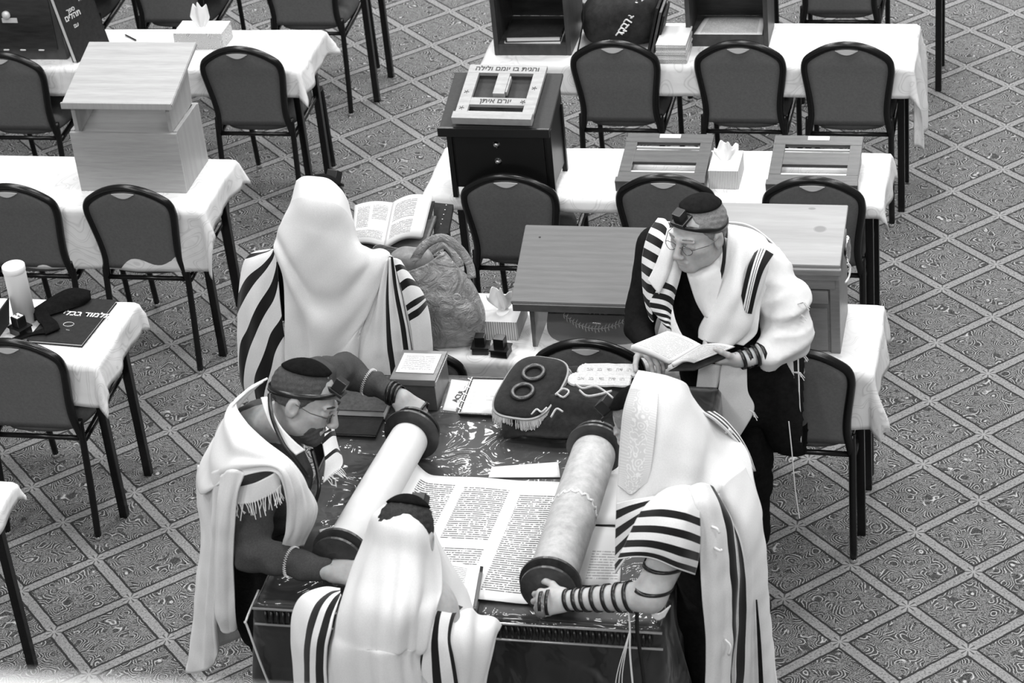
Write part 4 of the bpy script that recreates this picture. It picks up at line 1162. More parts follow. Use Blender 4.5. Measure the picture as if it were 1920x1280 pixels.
G = [[(.10, .09, .96), (.18, .09, .972), (.30, .07, .985), (.42, .09, .985), (.53, .15, .965), (.60, .22, .955)],
     [(.09, .14, 1.03), (.18, .14, 1.02), (.30, .13, 1.035), (.42, .15, 1.03), (.54, .20, 1.0), (.62, .26, .965)],
     [(.10, .22, 1.05), (.20, .22, 1.05), (.31, .22, 1.06), (.43, .23, 1.05), (.55, .27, 1.02), (.63, .31, .97)],
     [(.11, .33, 1.06), (.20, .34, 1.05), (.32, .34, 1.055), (.44, .34, 1.045), (.56, .35, 1.015), (.64, .37, .97)],
     [(.12, .42, 1.03), (.21, .43, 1.02), (.33, .43, 1.03), (.45, .43, 1.02), (.56, .43, .99), (.64, .43, .96)],
     [(.12, .46, .96), (.21, .465, .955), (.33, .465, .955), (.45, .465, .955), (.56, .465, .955), (.64, .45, .955)]]
def mfold(U, V): return .006 * np.sin(U * 5 + V * 16) + .004 * np.sin(V * 31 + U * 9)
sheet('velvet_skirt', G, MT['mvelvet'], t, (70, 60), .006, mfold, rough=.003)
MT['embroid'] = fabric('white_embroidery', .5, .15, 120, .8, .6)
def tablet(cx_, cy_, z_, L_, W_, rz):
    bm = bmesh.new(); M_ = TR(cx_, cy_, z_) @ RZ(rz) @ RX(math.radians(8)); a_ = []
    for k in range(40):
        a = 2 * PI * k / 40; x = math.cos(a); y = math.sin(a)
        px = (L_ / 2 - W_ / 2) * (1 if x > 0 else -1) + x * W_ / 2 if x < 0 else L_ / 2 * min(1, x * 1.6); py = W_ / 2 * math.copysign(min(1, abs(y) * 1.25), y) if x >= 0 else y * W_ / 2
        a_.append((px * (1 + .03 * math.sin(k * 3.3)), py * (1 + .05 * math.sin(k * 2.7))))
    r0 = [bm.verts.new((x, y, 0)) for x, y in a_]; r1 = [bm.verts.new((x * .97, y * .94, .006)) for x, y in a_]
    for k in range(40): bm.faces.new((r0[k], r0[(k + 1) % 40], r1[(k + 1) % 40], r1[k]))
    bm.faces.new(r1); bm.faces.new(r0[::-1]); bmesh.ops.transform(bm, matrix=M_, verts=bm.verts[:])
    tb = obj('embroidered_tablet', bm, MT['embroid'], t)
    for k in range(5):
        text(heb('אבגדהו'[k:k + 2]), .020, MT['thread'], tb, M_ @ TR(-L_ * .28 + k * L_ * .16, 0, .0066) @ RZ(0))
tablet(.415, .395, 1.055, .215, .070, math.radians(2)); tablet(.400, .320, 1.065, .225, .070, math.radians(2))
bm = bmesh.new()
for pp in ([(.33, .255, 1.075), (.36, .235, 1.072), (.40, .25, 1.073), (.44, .225, 1.068), (.47, .20, 1.060)], [(.35, .225, 1.07), (.38, .20, 1.065), (.42, .21, 1.066), (.46, .235, 1.066)], [(.27, .20, 1.065), (.29, .23, 1.07), (.315, .215, 1.07), (.30, .19, 1.062), (.275, .205, 1.064)], [(.20, .115, 1.035), (.215, .135, 1.045), (.235, .120, 1.045), (.25, .14, 1.05)], [(.27, .105, 1.035), (.285, .135, 1.05), (.31, .12, 1.05)]):
    tube(bm, [Vector(p) + Vector((0, 0, .012)) for p in spline(pp, 14)], .0055, 6, flat=.6)
obj('embroidered_scrollwork', bm, MT['embroid'], t, True)


# ------------------------------------------------------------ smooth solids for bodies and clothes
class Field:
    """signed distance solid on a grid, pieces melted together, meshed by surface nets"""
    def __init__(s, lo, hi, h):
        s.lo = np.array(lo, float); s.h = h
        s.n = np.ceil((np.array(hi, float) - s.lo) / h).astype(int) + 1
        s.ax = [s.lo[k] + h * np.arange(s.n[k]) for k in range(3)]
        s.D = np.full(s.n, 1.0, dtype=np.float32)
    def sl(s, lo, hi):
        a = np.maximum(np.floor((lo - s.lo) / s.h).astype(int), 0); b = np.minimum(np.ceil((hi - s.lo) / s.h).astype(int) + 1, s.n)
        if np.any(b <= a): return None, None
        P = np.stack(np.meshgrid(s.ax[0][a[0]:b[0]], s.ax[1][a[1]:b[1]], s.ax[2][a[2]:b[2]], indexing='ij'), -1)
        return (slice(a[0], b[0]), slice(a[1], b[1]), slice(a[2], b[2])), P
    def blend(s, q, d, k, op='u'):
        A_ = s.D[q]
        if op == 'u':
            if k <= 0: r = np.minimum(A_, d)
            else:
                hh = np.clip(.5 + .5 * (d - A_) / k, 0, 1); r = d * (1 - hh) + A_ * hh - k * hh * (1 - hh)
        else:
            if k <= 0: r = np.maximum(A_, -d)
            else:
                hh = np.clip(.5 - .5 * (A_ + d) / k, 0, 1); r = A_ * (1 - hh) - d * hh + k * hh * (1 - hh)
        s.D[q] = r
    def cone(s, a, b, ra, rb, k=.01, op='u'):
        a = np.array(a, float); b = np.array(b, float); m = max(ra, rb) + k + 4 * s.h
        q, P = s.sl(np.minimum(a, b) - m, np.maximum(a, b) + m)
        if q is None: return s
        ba = b - a; pa = P - a
        t = np.clip((pa @ ba) / (ba @ ba + 1e-12), 0, 1)
        d = np.linalg.norm(pa - t[..., None] * ba, axis=-1) - (ra + (rb - ra) * t)
        s.blend(q, d, k, op); return s
    def chain(s, pts, rs, k=.01):
        for i in range(len(pts) - 1): s.cone(pts[i], pts[i + 1], rs[i], rs[i + 1], k if i == 0 else k * .5)
        return s
    def ell(s, c, r, R=None, k=.01, op='u'):
        c = np.array(c, float); r = np.array(r, float); m = r.max() + k + 4 * s.h
        q, P = s.sl(c - m, c + m)
        if q is None: return s
        p = P - c
        if R is not None: p = p @ np.array(R)
        k0 = np.linalg.norm(p / r, axis=-1); k1 = np.linalg.norm(p / (r * r), axis=-1) + 1e-9
        s.blend(q, k0 * (k0 - 1) / k1, k, op); return s
    def displace(s, fn):
        q, P = s.sl(s.lo - 1, s.lo + s.n * s.h + 1)
        band = np.abs(s.D) < .06
        d = fn(P[band]); s.D[band] += d.astype(np.float32); return s
    def cut(s, nrm, off, k=.0):
        """keep the side where p.n < off"""
        q, P = s.sl(s.lo - 1, s.lo + s.n * s.h + 1)
        d = P @ np.array(nrm, float) - off; s.D = np.maximum(s.D, d.astype(np.float32)); return s
    def mesh(s):
        D = s.D; n = s.n; ins = D < 0
        cell = np.zeros(n - 1, bool); cnt = np.zeros(n - 1, np.int8)
        for dx in (0, 1):
            for dy in (0, 1):
                for dz in (0, 1): cnt += ins[dx:n[0] - 1 + dx, dy:n[1] - 1 + dy, dz:n[2] - 1 + dz]
        cell = (cnt > 0) & (cnt < 8)
        idx = -np.ones(n - 1, np.int64); C = np.argwhere(cell); idx[cell] = np.arange(len(C))
        S_ = np.zeros((len(C), 3)); W = np.zeros(len(C))
        corners = [(a, b, c) for a in (0, 1) for b in (0, 1) for c in (0, 1)]
        for i, a in enumerate(corners):
            for b in corners[i + 1:]:
                if sum(abs(a[k] - b[k]) for k in range(3)) != 1: continue
                da = D[C[:, 0] + a[0], C[:, 1] + a[1], C[:, 2] + a[2]]; db = D[C[:, 0] + b[0], C[:, 1] + b[1], C[:, 2] + b[2]]
                x = (da < 0) != (db < 0)
                t = np.where(x, da / np.where(x, da - db, 1), 0)
                p = np.array(a)[None, :] + t[:, None] * (np.array(b) - np.array(a))[None, :]
                S_ += p * x[:, None]; W += x
        V = s.lo + (C + S_ / np.maximum(W, 1)[:, None]) * s.h
        F = []
        for axk in range(3):
            u, v = (axk + 1) % 3, (axk + 2) % 3
            sa = [slice(1, n[k] - 1) for k in range(3)]; sb = list(sa)
            sa[axk] = slice(0, n[axk] - 1); sb[axk] = slice(1, n[axk])
            A_ = ins[tuple(sa)]; B_ = ins[tuple(sb)]
            E_ = np.argwhere(A_ != B_)
            if len(E_) == 0: continue
            fl = A_[tuple(E_.T)]
            off = np.array([1, 1, 1]); off[axk] = 0; E_ = E_ + off
            eu = np.zeros(3, int); eu[u] = 1; ev = np.zeros(3, int); ev[v] = 1
            g4 = [idx[tuple((E_ - eu - ev).T)], idx[tuple((E_ - ev).T)], idx[tuple(E_.T)], idx[tuple((E_ - eu).T)]]
            q = np.stack(g4, 1); q[~fl] = q[~fl][:, ::-1]; F.append(q)
        F = np.concatenate(F); F = F[(F >= 0).all(1)]
        return V, F
def fields_obj(name, fields, mat, parent=None, smooth=True):
    VS = []; FS = []; n = 0
    for f in fields:
        V, F = f.mesh(); VS.append(V); FS.append(F + n); n += len(V)
    V = np.concatenate(VS); F = np.concatenate(FS)
    me = bpy.data.meshes.new(name)
    me.vertices.add(len(V)); me.vertices.foreach_set('co', V.astype(np.float32).ravel())
    me.loops.add(len(F) * 4); me.loops.foreach_set('vertex_index', F.astype(np.int32).ravel())
    me.polygons.add(len(F)); me.polygons.foreach_set('loop_start', np.arange(len(F), dtype=np.int32) * 4)
    me.update(calc_edges=True); me.validate()
    me.materials.append(mat)
    me.polygons.foreach_set('use_smooth', [smooth] * len(me.polygons))
    return link(bpy.data.objects.new(name, me), parent)
def frame(fwd_, up_):
    f = np.array(fwd_, float); f /= np.linalg.norm(f); u = np.array(up_, float); u = u - f * (u @ f); u /= np.linalg.norm(u)
    r = np.cross(f, u); return np.stack([r, f, u], 1)          # columns: right, forward, up
class Head:
    """head at centre c, looking along fwd; local x = the person's right-hand side of the view axis"""
    def __init__(s, c, fwd_, up_, sc=1.0): s.c = np.array(c, float); s.R = frame(fwd_, up_); s.s = sc
    def w(s, *p): return s.c + s.R @ (np.array(p) * s.s)
    def lo(s, m=.17): return s.c - m * s.s
    def hi(s, m=.17): return s.c + m * s.s
    def build(s, neck_to=None, h=.0035, bald=False):
        F = Field(s.lo(.19), s.hi(.19), h); k = s.s; R = s.R
        e = lambda c, r, kk=.012, op='u': F.ell(s.w(*c), np.array(r) * k, R, kk, op)
        c = lambda a, b, ra, rb, kk=.008, op='u': F.cone(s.w(*a), s.w(*b), ra * k, rb * k, kk, op)
        e((0, -.012, .030), (.075, .097, .088)); e((0, .030, -.035), (.058, .060, .075), .03)
        e((0, .062, -.088), (.030, .024, .022), .03)
        for sx in (-1, 1):
            e((sx * .040, .048, -.020), (.024, .030, .022), .02); e((sx * .046, .012, -.060), (.020, .035, .030), .03)
            e((sx * .031, .096, .006), (.019, .014, .013), .012, 's')
            e((sx * .031, .079, .005), (.0145, .013, .012), .003)
            c((sx * .017, .092, .001), (sx * .045, .080, .000), .0035, .003, .005)
            c((sx * .014, .093, .024), (sx * .046, .080, .022), .008, .005, .012)
            e((sx * .0775, -.008, -.006), (.009, .021, .033), .006); e((sx * .086, -.002, -.004), (.006, .010, .017), .004, 's')
            e((sx * .012, .103, -.034), (.008, .010, .007), .006)
        c((0, .092, .018), (0, .113, -.024), .009, .011, .012); e((0, .114, -.030), (.011, .010, .009), .008)
        c((-.018, .087, -.061), (.018, .087, -.061), .0055, .0055, .006); c((-.015, .085, -.071), (.015, .085, -.071), .006, .006, .006)
        e((0, .098, -.0655), (.024, .006, .0018), .003, 's')
        if neck_to is not None: F.cone(s.w(0, -.020, -.060), neck_to, .052 * k, .060 * k, .03)
        return F
def hand_into(F, wrist, fdir, back, thumb_side, s=1.0, curl=(.5, .5, .5, .5), tcurl=.3, spread=.0, tout=.7):
    """palm, five fingers, thumb. fdir: towards fingertips; back: out of the back of the hand; thumb_side +1/-1"""
    y = np.array(fdir, float); y /= np.linalg.norm(y); z = np.array(back, float); z = z - y * (z @ y); z /= np.linalg.norm(z); x = np.cross(y, z) * thumb_side
    W = np.array(wrist, float)
    P = lambda a, b, c: W + (x * a + y * b + z * c) * s
    xs = (.030, .010, -.010, -.029); ln = ((.036, .024, .020), (.041, .028, .021), (.038, .026, .020), (.029, .020, .018)); rr = (.0092, .0094, .0090, .0080)
    F.cone(P(0, -.03, 0), P(0, .015, 0), .026 * s, .027 * s, .012)
    for i in range(4):
        F.cone(P(xs[i] * .55, .012, 0), P(xs[i], .082 - .004 * abs(i - 1), .001), .0155 * s, .0125 * s, .016)
    F.cone(P(.022, .015, -.006), P(.030, .045, -.006), .017 * s, .013 * s, .014)
    for i in range(4):
        a = 0; p = P(xs[i], .080 - .004 * abs(i - 1), .001); r = rr[i] * s; sp = spread * (1.5 - i) * .25
        for j in range(3):
            a += curl[i] * (.9, 1.1, .8)[j]
            d = y * math.cos(a) - z * math.sin(a) + x * sp; d /= np.linalg.norm(d)
            q = p + d * ln[i][j] * s; F.cone(p, q, r, r * .92, .0035 if j else .006); r *= .92; p = q
    p = P(.026, .022, -.006); a = tout; r = .0125 * s
    for j, L_ in enumerate((.036, .030, .024)):
        d = x * math.sin(a) + y * math.cos(a) - z * (.25 + .5 * tcurl * (j + .3)); d /= np.linalg.norm(d)
        q = p + d * L_ * s; F.cone(p, q, r, r * .88, .008 if j == 0 else .004); r *= .88; p = q; a -= tcurl * .9
    return F
def cube_at(name, c, fwd_, up_, s, mat, parent, base=True):
    R = frame(fwd_, up_); M_ = Matrix([[R[i][j] for j in range(3)] for i in range(3)]).to_4x4(); M_.translation = Vector(c)
    o = boxobj(name, (-s / 2, s / 2, -s / 2, s / 2, 0, s), mat, parent, .002, M_)
    if base: boxobj('box_base', (-s * .75, s * .75, -s * .85, s * .75, -.010, .001), mat, o, .002, M_)
    return o
def kippah(head, parent, mat, tilt=0.0, r=.082, cz=.036):
    """shallow cap: part of a shell over the crown"""
    bm = bmesh.new(); rings = []; R = head.R
    for i in range(9):
        th = (i / 8) * math.radians(47)
        ring = []
        for k in range(36):
            a = 2 * PI * k / 36
            p = np.array([.080 * math.sin(th) * math.cos(a), .102 * math.sin(th) * math.sin(a) * 1.0, .0945 * math.cos(th)])
            ct, st = math.cos(tilt), math.sin(tilt)
            p = np.array([p[0], p[1] * ct - p[2] * st, p[1] * st + p[2] * ct])
            ring.append(bm.verts.new(head.w(p[0], p[1] - .012, p[2] + .030)))
        rings.append(ring)
    for i in range(8):
        for k in range(36): bm.faces.new((rings[i][k], rings[i][(k + 1) % 36], rings[i + 1][(k + 1) % 36], rings[i + 1][k]))
    bmesh.ops.remove_doubles(bm, verts=bm.verts[:], dist=1e-5)
    o = obj('kippah', bm, mat, parent, True); m = o.modifiers.new('thickness', 'SOLIDIFY'); m.thickness = .005; m.offset = 1
    return o
def hair_cap(head, parent, mat, front=.055, low=-.03, grow=1.05, beard=False, h=.004):
    """hair as a close shell over the skull, open over the face"""
    F = Field(head.lo(.15), head.hi(.15), h); k = head.s
    F.ell(head.w(0, -.014, .030), np.array((.075 * grow, .097 * grow, .088 * grow)) * k, head.R, 0)
    F.ell(head.w(0, -.03, -.03), np.array((.066 * grow, .070 * grow, .07)) * k, head.R, .02)
    q, P = F.sl(F.lo - 1, F.lo + F.n * F.h + 1)
    Lc = (P - head.c) @ head.R / k
    face = np.minimum(Lc[..., 1] - (front - np.clip(-(Lc[..., 2] - .05), 0, .2) * .75), .3)        # hairline recedes downwards at the temples
    lowc = low - Lc[..., 2] - .0 * Lc[..., 1]
    F.D = np.maximum(np.maximum(F.D, (face * k).astype(np.float32)), (lowc * k).astype(np.float32))
    F.displace(lambda p: .0016 * vnoise(p, 260, 3))
    return fields_obj('hair', [F], mat, parent)
def strap(name, pts, w, mat, parent, normal, th=.0025):
    bm = bmesh.new(); P = spline(pts, max(12, 6 * len(pts)))
    if callable(normal): nn = [normal(p) for p in P]
    else: nn = normal
    ribbon(bm, P, w, th, nn); return obj(name, bm, mat, parent, True)
def wraps(name, a, b, ra, rb, ts, w, mat, parent, tilt=.15):
    """leather strap turns round a forearm from a to b"""
    a = np.array(a, float); b = np.array(b, float); d = (b - a); L_ = np.linalg.norm(d); d /= L_
    ref = np.array([0, 0, 1.]); u = np.cross(d, ref); u /= np.linalg.norm(u); v = np.cross(d, u)
    for t_ in ts:
        r = ra + (rb - ra) * t_ + .0015; c = a + d * L_ * t_
        bm = bmesh.new(); rings = []
        for k in range(36):
            an = 2 * PI * k / 36; n_ = u * math.cos(an) + v * math.sin(an); p = c + n_ * r + d * tilt * r * math.sin(an)
            rings.append([bm.verts.new(p - d * w / 2), bm.verts.new(p + d * w / 2), bm.verts.new(p + d * w / 2 + n_ * .0025), bm.verts.new(p - d * w / 2 + n_ * .0025)])
        for k in range(36):
            for j in range(4): bm.faces.new((rings[k][j], rings[(k + 1) % 36][j], rings[(k + 1) % 36][(j + 1) % 4], rings[k][(j + 1) % 4]))
        obj(name, bm, mat, parent, True)
def cols(*polys):
    """columns given as polylines from top to bottom, resampled to equal row counts -> grid rows"""
    m = max(len(p) for p in polys)
    C_ = [spline(p, m) for p in polys]
    return [[C_[i][j] for i in range(len(C_))] for j in range(m)]
def fringe(name, pts, length, mat, parent, n=14, down=(0, 0, -1), r=.0011, seed=2, spreadv=.006):
    P = spline(pts, n); rnd = random.Random(seed); bm = bmesh.new(); dn = Vector(down).normalized()
    for p in P:
        p = Vector(p); l = length * rnd.uniform(.75, 1.1); j = lambda: Vector((rnd.uniform(-1, 1), rnd.uniform(-1, 1), rnd.uniform(-1, 1))) * spreadv
        tube(bm, [p, p + dn * l * .5 + j(), p + dn * l + j() * 1.5], [r, r, r * .8], 4)
    o = obj(name, bm, mat, parent); o['kind'] = 'stuff'; return o
def skin_mat(name, v):
    m = new_mat(name, v, .5, 0, .35); t = NT(m); c = t.coords(); n = t.noise(c, 35, 4, .6)
    t.col(t.ramp(n, [(.3, v * .86), (.7, v * 1.1)])); t.b.inputs['Subsurface Weight'].default_value = .08; t.bump(t.noise(c, 300, 2), .15, .001); return m
MT['skin'] = skin_mat('skin', .40)
MT['skin2'] = skin_mat('skin_deeper', .33)
MT['hair_dark'] = fabric('dark_short_hair', .035, .4, 220, .7, .4)
MT['hair_cut'] = fabric('cropped_hair', .065, .3, 260, .8, .4)
MT['hair_grey'] = fabric('grey_hair', .22, .3, 240, .7, .5)
MT['wool'] = stripes_mat('white_wool', 0, [])
MT['wool_grey'] = stripes_mat('white_wool_band', 0, [], .66)
MT['suit'] = fabric('black_suit', .010, .3, 50, .9, .2)
MT['sweater'] = fabric('dark_sweater', .058, .2, 180, .95, .5)
MT['jeans'] = fabric('dark_trousers', .016, .4, 120, .9, .3)
MT['shirt'] = fabric('white_shirt', .70, .04, 60, .8, .2)
MT['shoe'] = new_mat('black_shoe', .008, .3)
MT['strap'] = new_mat('strap_leather', .006, .3, 0, .5)
MT['wire'] = new_mat('glasses_wire', .06, .3, .8)
MT['fringe'] = MT['tissue']
def wrinkle(amp, freq, seed, stretch=(1, 1, 1)):
    s_ = np.array(stretch)
    return lambda p: amp * (vnoise(p * s_, freq, seed) * .6 + np.abs(vnoise(p * s_, freq * 1.7, seed + 5)) * .5 - .25)
def legs(name, parent, hipc, feet, mat, rh=.085, seat=True):
    hipc = np.array(hipc, float); A_ = []
    lo = np.minimum(hipc, np.min(feet, axis=0)) - .2; hi = np.maximum(hipc, np.max(feet, axis=0)) + .2; lo[2] = .02
    F = Field(lo, hi, .013)
    F.ell(hipc, (.165, .115, .13), None, 0)
    for f, sx in zip(feet, (-1, 1)):
        f = np.array(f, float); h_ = hipc + np.array([sx * .085, 0, -.05]); kn = (h_ + f) / 2 + np.array([0, -.01, .02])
        F.chain([h_, kn, f + np.array([0, 0, .07])], [.095, .068, .058], .03)
    F.displace(wrinkle(.010, 16, 3, (1, 1, 1.6)))
    return fields_obj(name, [F], mat, parent)
def shoes(parent, feet, d):
    d = np.array(d, float)
    for f in feet:
        f = np.array(f, float); f[2] = 0; F = Field(f - .2, f + .2, .006)
        F.ell(f + d * .10 + [0, 0, .030], (.045, .05, .032), None, 0); F.cone(f - d * .03 + [0, 0, .04], f + d * .07 + [0, 0, .035], .038, .036, .02); F.cone(f + [0, 0, .04], f + [0, 0, .10], .036, .038, .02)
        F.cut((0, 0, -1), -.002); fields_obj('shoe', [F], MT['shoe'], parent)


# ============================================================ man reading from a small book (behind the table, right)
pe = thing('person', 'man with glasses and skullcap in a striped white prayer shawl, reading a small book', 'person', (0, 0, 0))
HE = Head((.728, .600, 1.500), (-.50, -.86, -.04), (-.02, -.05, 1.0), 1.08)
neckE = np.array((.800, .705, 1.345))
wRE = np.array((0.5305,0.5000,1.1040)); wLE = np.array((0.8797,0.4500,1.0861))
hl_ = Field(wRE - .13, wRE + .16, .003)
hand_into(hl_, wRE, (.50, -.62, -.02), (.0, .1, 1.0), 1, 1.0, (.55, .6, .6, .6), .25, .1, .9)
hr_ = Field(wLE - .20, wLE + .14, .003)
hand_into(hr_, wLE, (-1, -.10, -.02), (.0, -.55, -.80), 1, 1.0, (.55, .6, .65, .7), .2, .1, .9)
fa = Field(np.minimum(wLE, np.array((1.0540,0.5500,1.0888))) - .1, np.maximum(wLE, np.array((1.0540,0.5500,1.0888))) + .1, .005)
fa.cone(wLE, (1.0357,0.5500,1.0880), .028, .042, 0)
tr = Field((.60, .50, .85), (1.05, .95, 1.45), .012)
tr.ell((.81, .73, 1.18), (.14, .08, .16), None, 0).cone(neckE, (.81, .72, 1.22), .055, .08, .05)
fields_obj('body', [HE.build(neckE), hl_, hr_, fa, tr], MT['skin'], pe)
hair_cap(HE, pe, MT['hair_grey'], .052, -.02, 1.03)
kippah(HE, pe, MT['suit'], .15)
cube_at('phylactery_box', HE.w(.0, .078, .092), HE.R @ np.array([0, 1, -.3]), HE.R @ np.array([0, .62, .78]), .036, MT['black'], pe)
hs = []
for k in range(17):
    a = PI * (.5 + (k / 16 * 2 - 1) * .98); hs.append(HE.w(.081 * math.cos(a), -.012 + .103 * math.sin(a), .030 + .044 * math.sin(a) * (1 if math.sin(a) > 0 else .3)))
strap('head_strap', hs, .016, MT['strap'], pe, lambda p: Vector(p) - Vector(HE.w(0, -.012, .02)))
strap('hanging_strap', [(0.8111,0.6000,1.5036), (0.8197,0.5700,1.4382), (0.8085,0.5500,1.3660), (0.7844,0.5350,1.3068)], .012, MT['strap'], pe, (0, -1, .3))
# glasses
gl = bpy.data.objects.new('x', None); bpy.data.objects.remove(gl)
bm = bmesh.new()
for sx in (-1, 1):
    tube(bm, [HE.w(sx * .033 + .021 * math.cos(a), .104 - .006 * abs(math.cos(a)), -.002 + .015 * math.sin(a)) for a in np.linspace(0, 6.283, 21)[:-1]], .0011, 5, closed=True)
    tube(bm, [HE.w(sx * .054, .098, .004), HE.w(sx * .082, .05, .006), HE.w(sx * .085, .0, .010)], .0012, 5)
tube(bm, [HE.w(-.012, .103, .002), HE.w(0, .108, .004), HE.w(.012, .103, .002)], .0012, 5)
obj('glasses', bm, MT['wire'], pe)
bm = bmesh.new()
for sx in (-1, 1): tube(bm, [HE.w(sx * .016, .098, .031), HE.w(sx * .032, .096, .035), HE.w(sx * .048, .084, .030)], [.002, .0035, .002], 6)
obj('eyebrows', bm, MT['hair_grey'], pe, True)
# shirt
sh = Field((.48, .30, .95), (1.22, .95, 1.50), .010)
sh.ell((.81, .73, 1.20), (.165, .09, .18), None, 0).cone((.80, .70, 1.30), neckE + [0, 0, -.02], .12, .068, .04)
eL = np.array((1.0298,0.5750,1.1044)); sL = np.array((0.9359,0.6800,1.3110))
sh.cone((.86, .71, 1.30), sL, .10, .085, .04).cone(sL, (np.array(sL) + eL) / 2 + [.03, 0, 0], .085, .092, .04).cone((np.array(sL) + eL) / 2 + [.03, 0, 0], eL, .092, .080, .03).cone(eL, (0.9694,0.5200,1.0759), .080, .062, .03)
def sleeve_w(p): return .012 * np.abs(vnoise(p * np.array([1, 1, 2.2]), 22, 8)) + .006 * vnoise(p, 40, 2) - .004
sh.displace(sleeve_w)
fields_obj('shirt', [sh], MT['shirt'], pe)
# shirt collar and front placket
sheet('shirt_collar', [[(0.6807,0.5850,1.3894), (0.7073,0.5600,1.3734), (0.7524,0.5600,1.3624), (0.8068,0.6000,1.3996)], [(0.6788,0.5700,1.3813), (0.7105,0.5450,1.3572), (0.7649,0.5450,1.3507), (0.8258,0.5900,1.3851)]], MT['shirt'], pe, (24, 8), .004)
sheet('shirt_front', cols(
    [(0.6740,0.6000,1.3742), (0.6903,0.5600,1.3623), (0.7056,0.5400,1.3157), (0.7235,0.5250,1.2619), (0.7484,0.5150,1.2157)],
    [(0.7345,0.5900,1.3820), (0.7473,0.5350,1.3727), (0.7529,0.5200,1.3293), (0.7557,0.5080,1.2734), (0.7618,0.5000,1.2212)],
    [(0.8084,0.6200,1.4132), (0.8180,0.5700,1.3965), (0.8121,0.5450,1.3481), (0.7940,0.5250,1.2857), (0.7756,0.5050,1.2186)]), MT['shirt'], pe, (20, 30), .006, rough=.003)
# black suit jacket worn on his right side, trousers
jk = Field((.45, .42, .50), (1.06, .96, 1.50), .011)
sR = np.array((0.5663,0.7000,1.3763)); eR = np.array((0.4930,0.6000,1.1274))
jk.ell((.80, .72, 1.16), (.20, .125, .24), None, 0).cone((.81, .73, 1.05), (.82, .74, .78), .165, .150, .06).cone((.70, .74, .9), (.74, .74, .62), .10, .09, .05).cone((.93, .74, .9), (.98, .74, .60), .10, .075, .05)
jk.cone((.72, .71, 1.31), sR, .08, .075, .04).chain([sR, eR], [.078, .058], .03).cone(eR, np.array((0.5382,0.5000,1.1087)), .058, .042, .02)
jk.cone((.96, .74, .9), (1.03, .72, .60), .10, .085, .05)
jk.displace(wrinkle(.008, 18, 12))
fields_obj('jacket', [jk], MT['suit'], pe)
feetE = [(.71, .80, 0), (.85, .80, 0)]
legs('trousers', pe, (.79, .76, .88), feetE, MT['suit']); shoes(pe, feetE, (-.1, -1, 0))
# shawl: striped panel over his right shoulder
BL = [(.06, .135), (.20, .275), (.34, .42), (.485, .565), (.63, .71), (.775, .85), (.915, .985)]
MT['shawlA'] = stripes_mat('shawl_stripes_close', 1, BL)
sheet('shawl_inner_panel', cols(
    [(0.6282,0.6000,1.4815), (0.6245,0.5550,1.4196), (0.5941,0.5300,1.3282), (0.5605,0.5100,1.2647), (0.5909,0.4900,1.2247), (0.6150,0.4700,1.2038)],
    [(0.6551,0.5700,1.4537), (0.6489,0.5300,1.3932), (0.6349,0.5050,1.3340), (0.6117,0.4900,1.2681), (0.6198,0.4700,1.2253), (0.6316,0.4550,1.1966)],
    [(0.6747,0.5800,1.4026), (0.6628,0.5450,1.3534), (0.6494,0.5200,1.3045), (0.6345,0.5000,1.2417), (0.6322,0.4800,1.2112), (0.6374,0.4600,1.1810)]), stripes_mat('shawl_stripes_inner', 1, [(.36, .42), (.47, .53), (.58, .645), (.70, .76), (.81, .87), (.92, .985)]), pe, (24, 80), .004, rough=.002)
sheet('shawl_outer_panel', cols(
    [(0.5694,0.7200,1.4875), (0.5441,0.6600,1.4617), (0.5248,0.6200,1.3998), (0.5229,0.5850,1.3355), (0.5323,0.5500,1.2715), (0.5518,0.5200,1.2048)],
    [(0.6006,0.6900,1.4988), (0.5858,0.6100,1.4704), (0.5656,0.5750,1.4061), (0.5518,0.5450,1.3389), (0.5498,0.5300,1.2629), (0.5604,0.5100,1.1984)],
    [(0.6194,0.6600,1.4890), (0.6184,0.5850,1.4606), (0.6023,0.5500,1.4009), (0.5836,0.5300,1.3384), (0.5669,0.5150,1.2619), (0.5693,0.5000,1.1963)]), MT['shawlA'], pe, (24, 90), .004, rough=.002)
sheet('shawl_fold', cols(
    [(0.6153,0.6400,1.4918), (0.6029,0.5650,1.4549), (0.5807,0.5350,1.3984), (0.5577,0.5150,1.3569)],
    [(0.6449,0.6200,1.5081), (0.6426,0.5480,1.4659), (0.6182,0.5150,1.3905), (0.5920,0.4950,1.3236)],
    [(0.6641,0.6100,1.4977), (0.6556,0.5560,1.4576), (0.6276,0.5200,1.3774), (0.5942,0.5000,1.3123)]), MT['wool'], pe, (20, 40), .005, rough=.002)
# shawl: broad white fall over his left shoulder
sheet('shawl_front_fall', cols(
    [(0.8150,0.7000,1.4785), (0.8218,0.6400,1.4501), (0.8164,0.5800,1.3906), (0.7937,0.5350,1.3114), (0.7576,0.5100,1.2404), (0.7288,0.5000,1.1814), (0.7267,0.4900,1.1446)],
    [(0.8483,0.7200,1.4620), (0.8775,0.6300,1.4471), (0.8775,0.5550,1.3864), (0.8674,0.5000,1.3140), (0.8407,0.4750,1.2438), (0.8161,0.4650,1.1853), (0.7930,0.4600,1.1404)],
    [(0.8961,0.7400,1.4354), (0.9439,0.6400,1.4123), (0.9361,0.5700,1.3587), (0.9143,0.5200,1.2827), (0.9041,0.4950,1.2129), (0.8818,0.4850,1.1650), (0.8415,0.4750,1.1245)],
    [(0.9354,0.7800,1.3803), (0.9796,0.7200,1.3357), (0.9676,0.6000,1.3211), (0.9406,0.5600,1.2384), (0.9318,0.5300,1.1925), (0.9207,0.5200,1.1513), (0.8783,0.5000,1.1190)]), MT['wool'], pe, (50, 70), .006, lambda U, V: .008 * np.sin(U * 14 + V * 3) * np.minimum(1, V * 3), rough=.003)
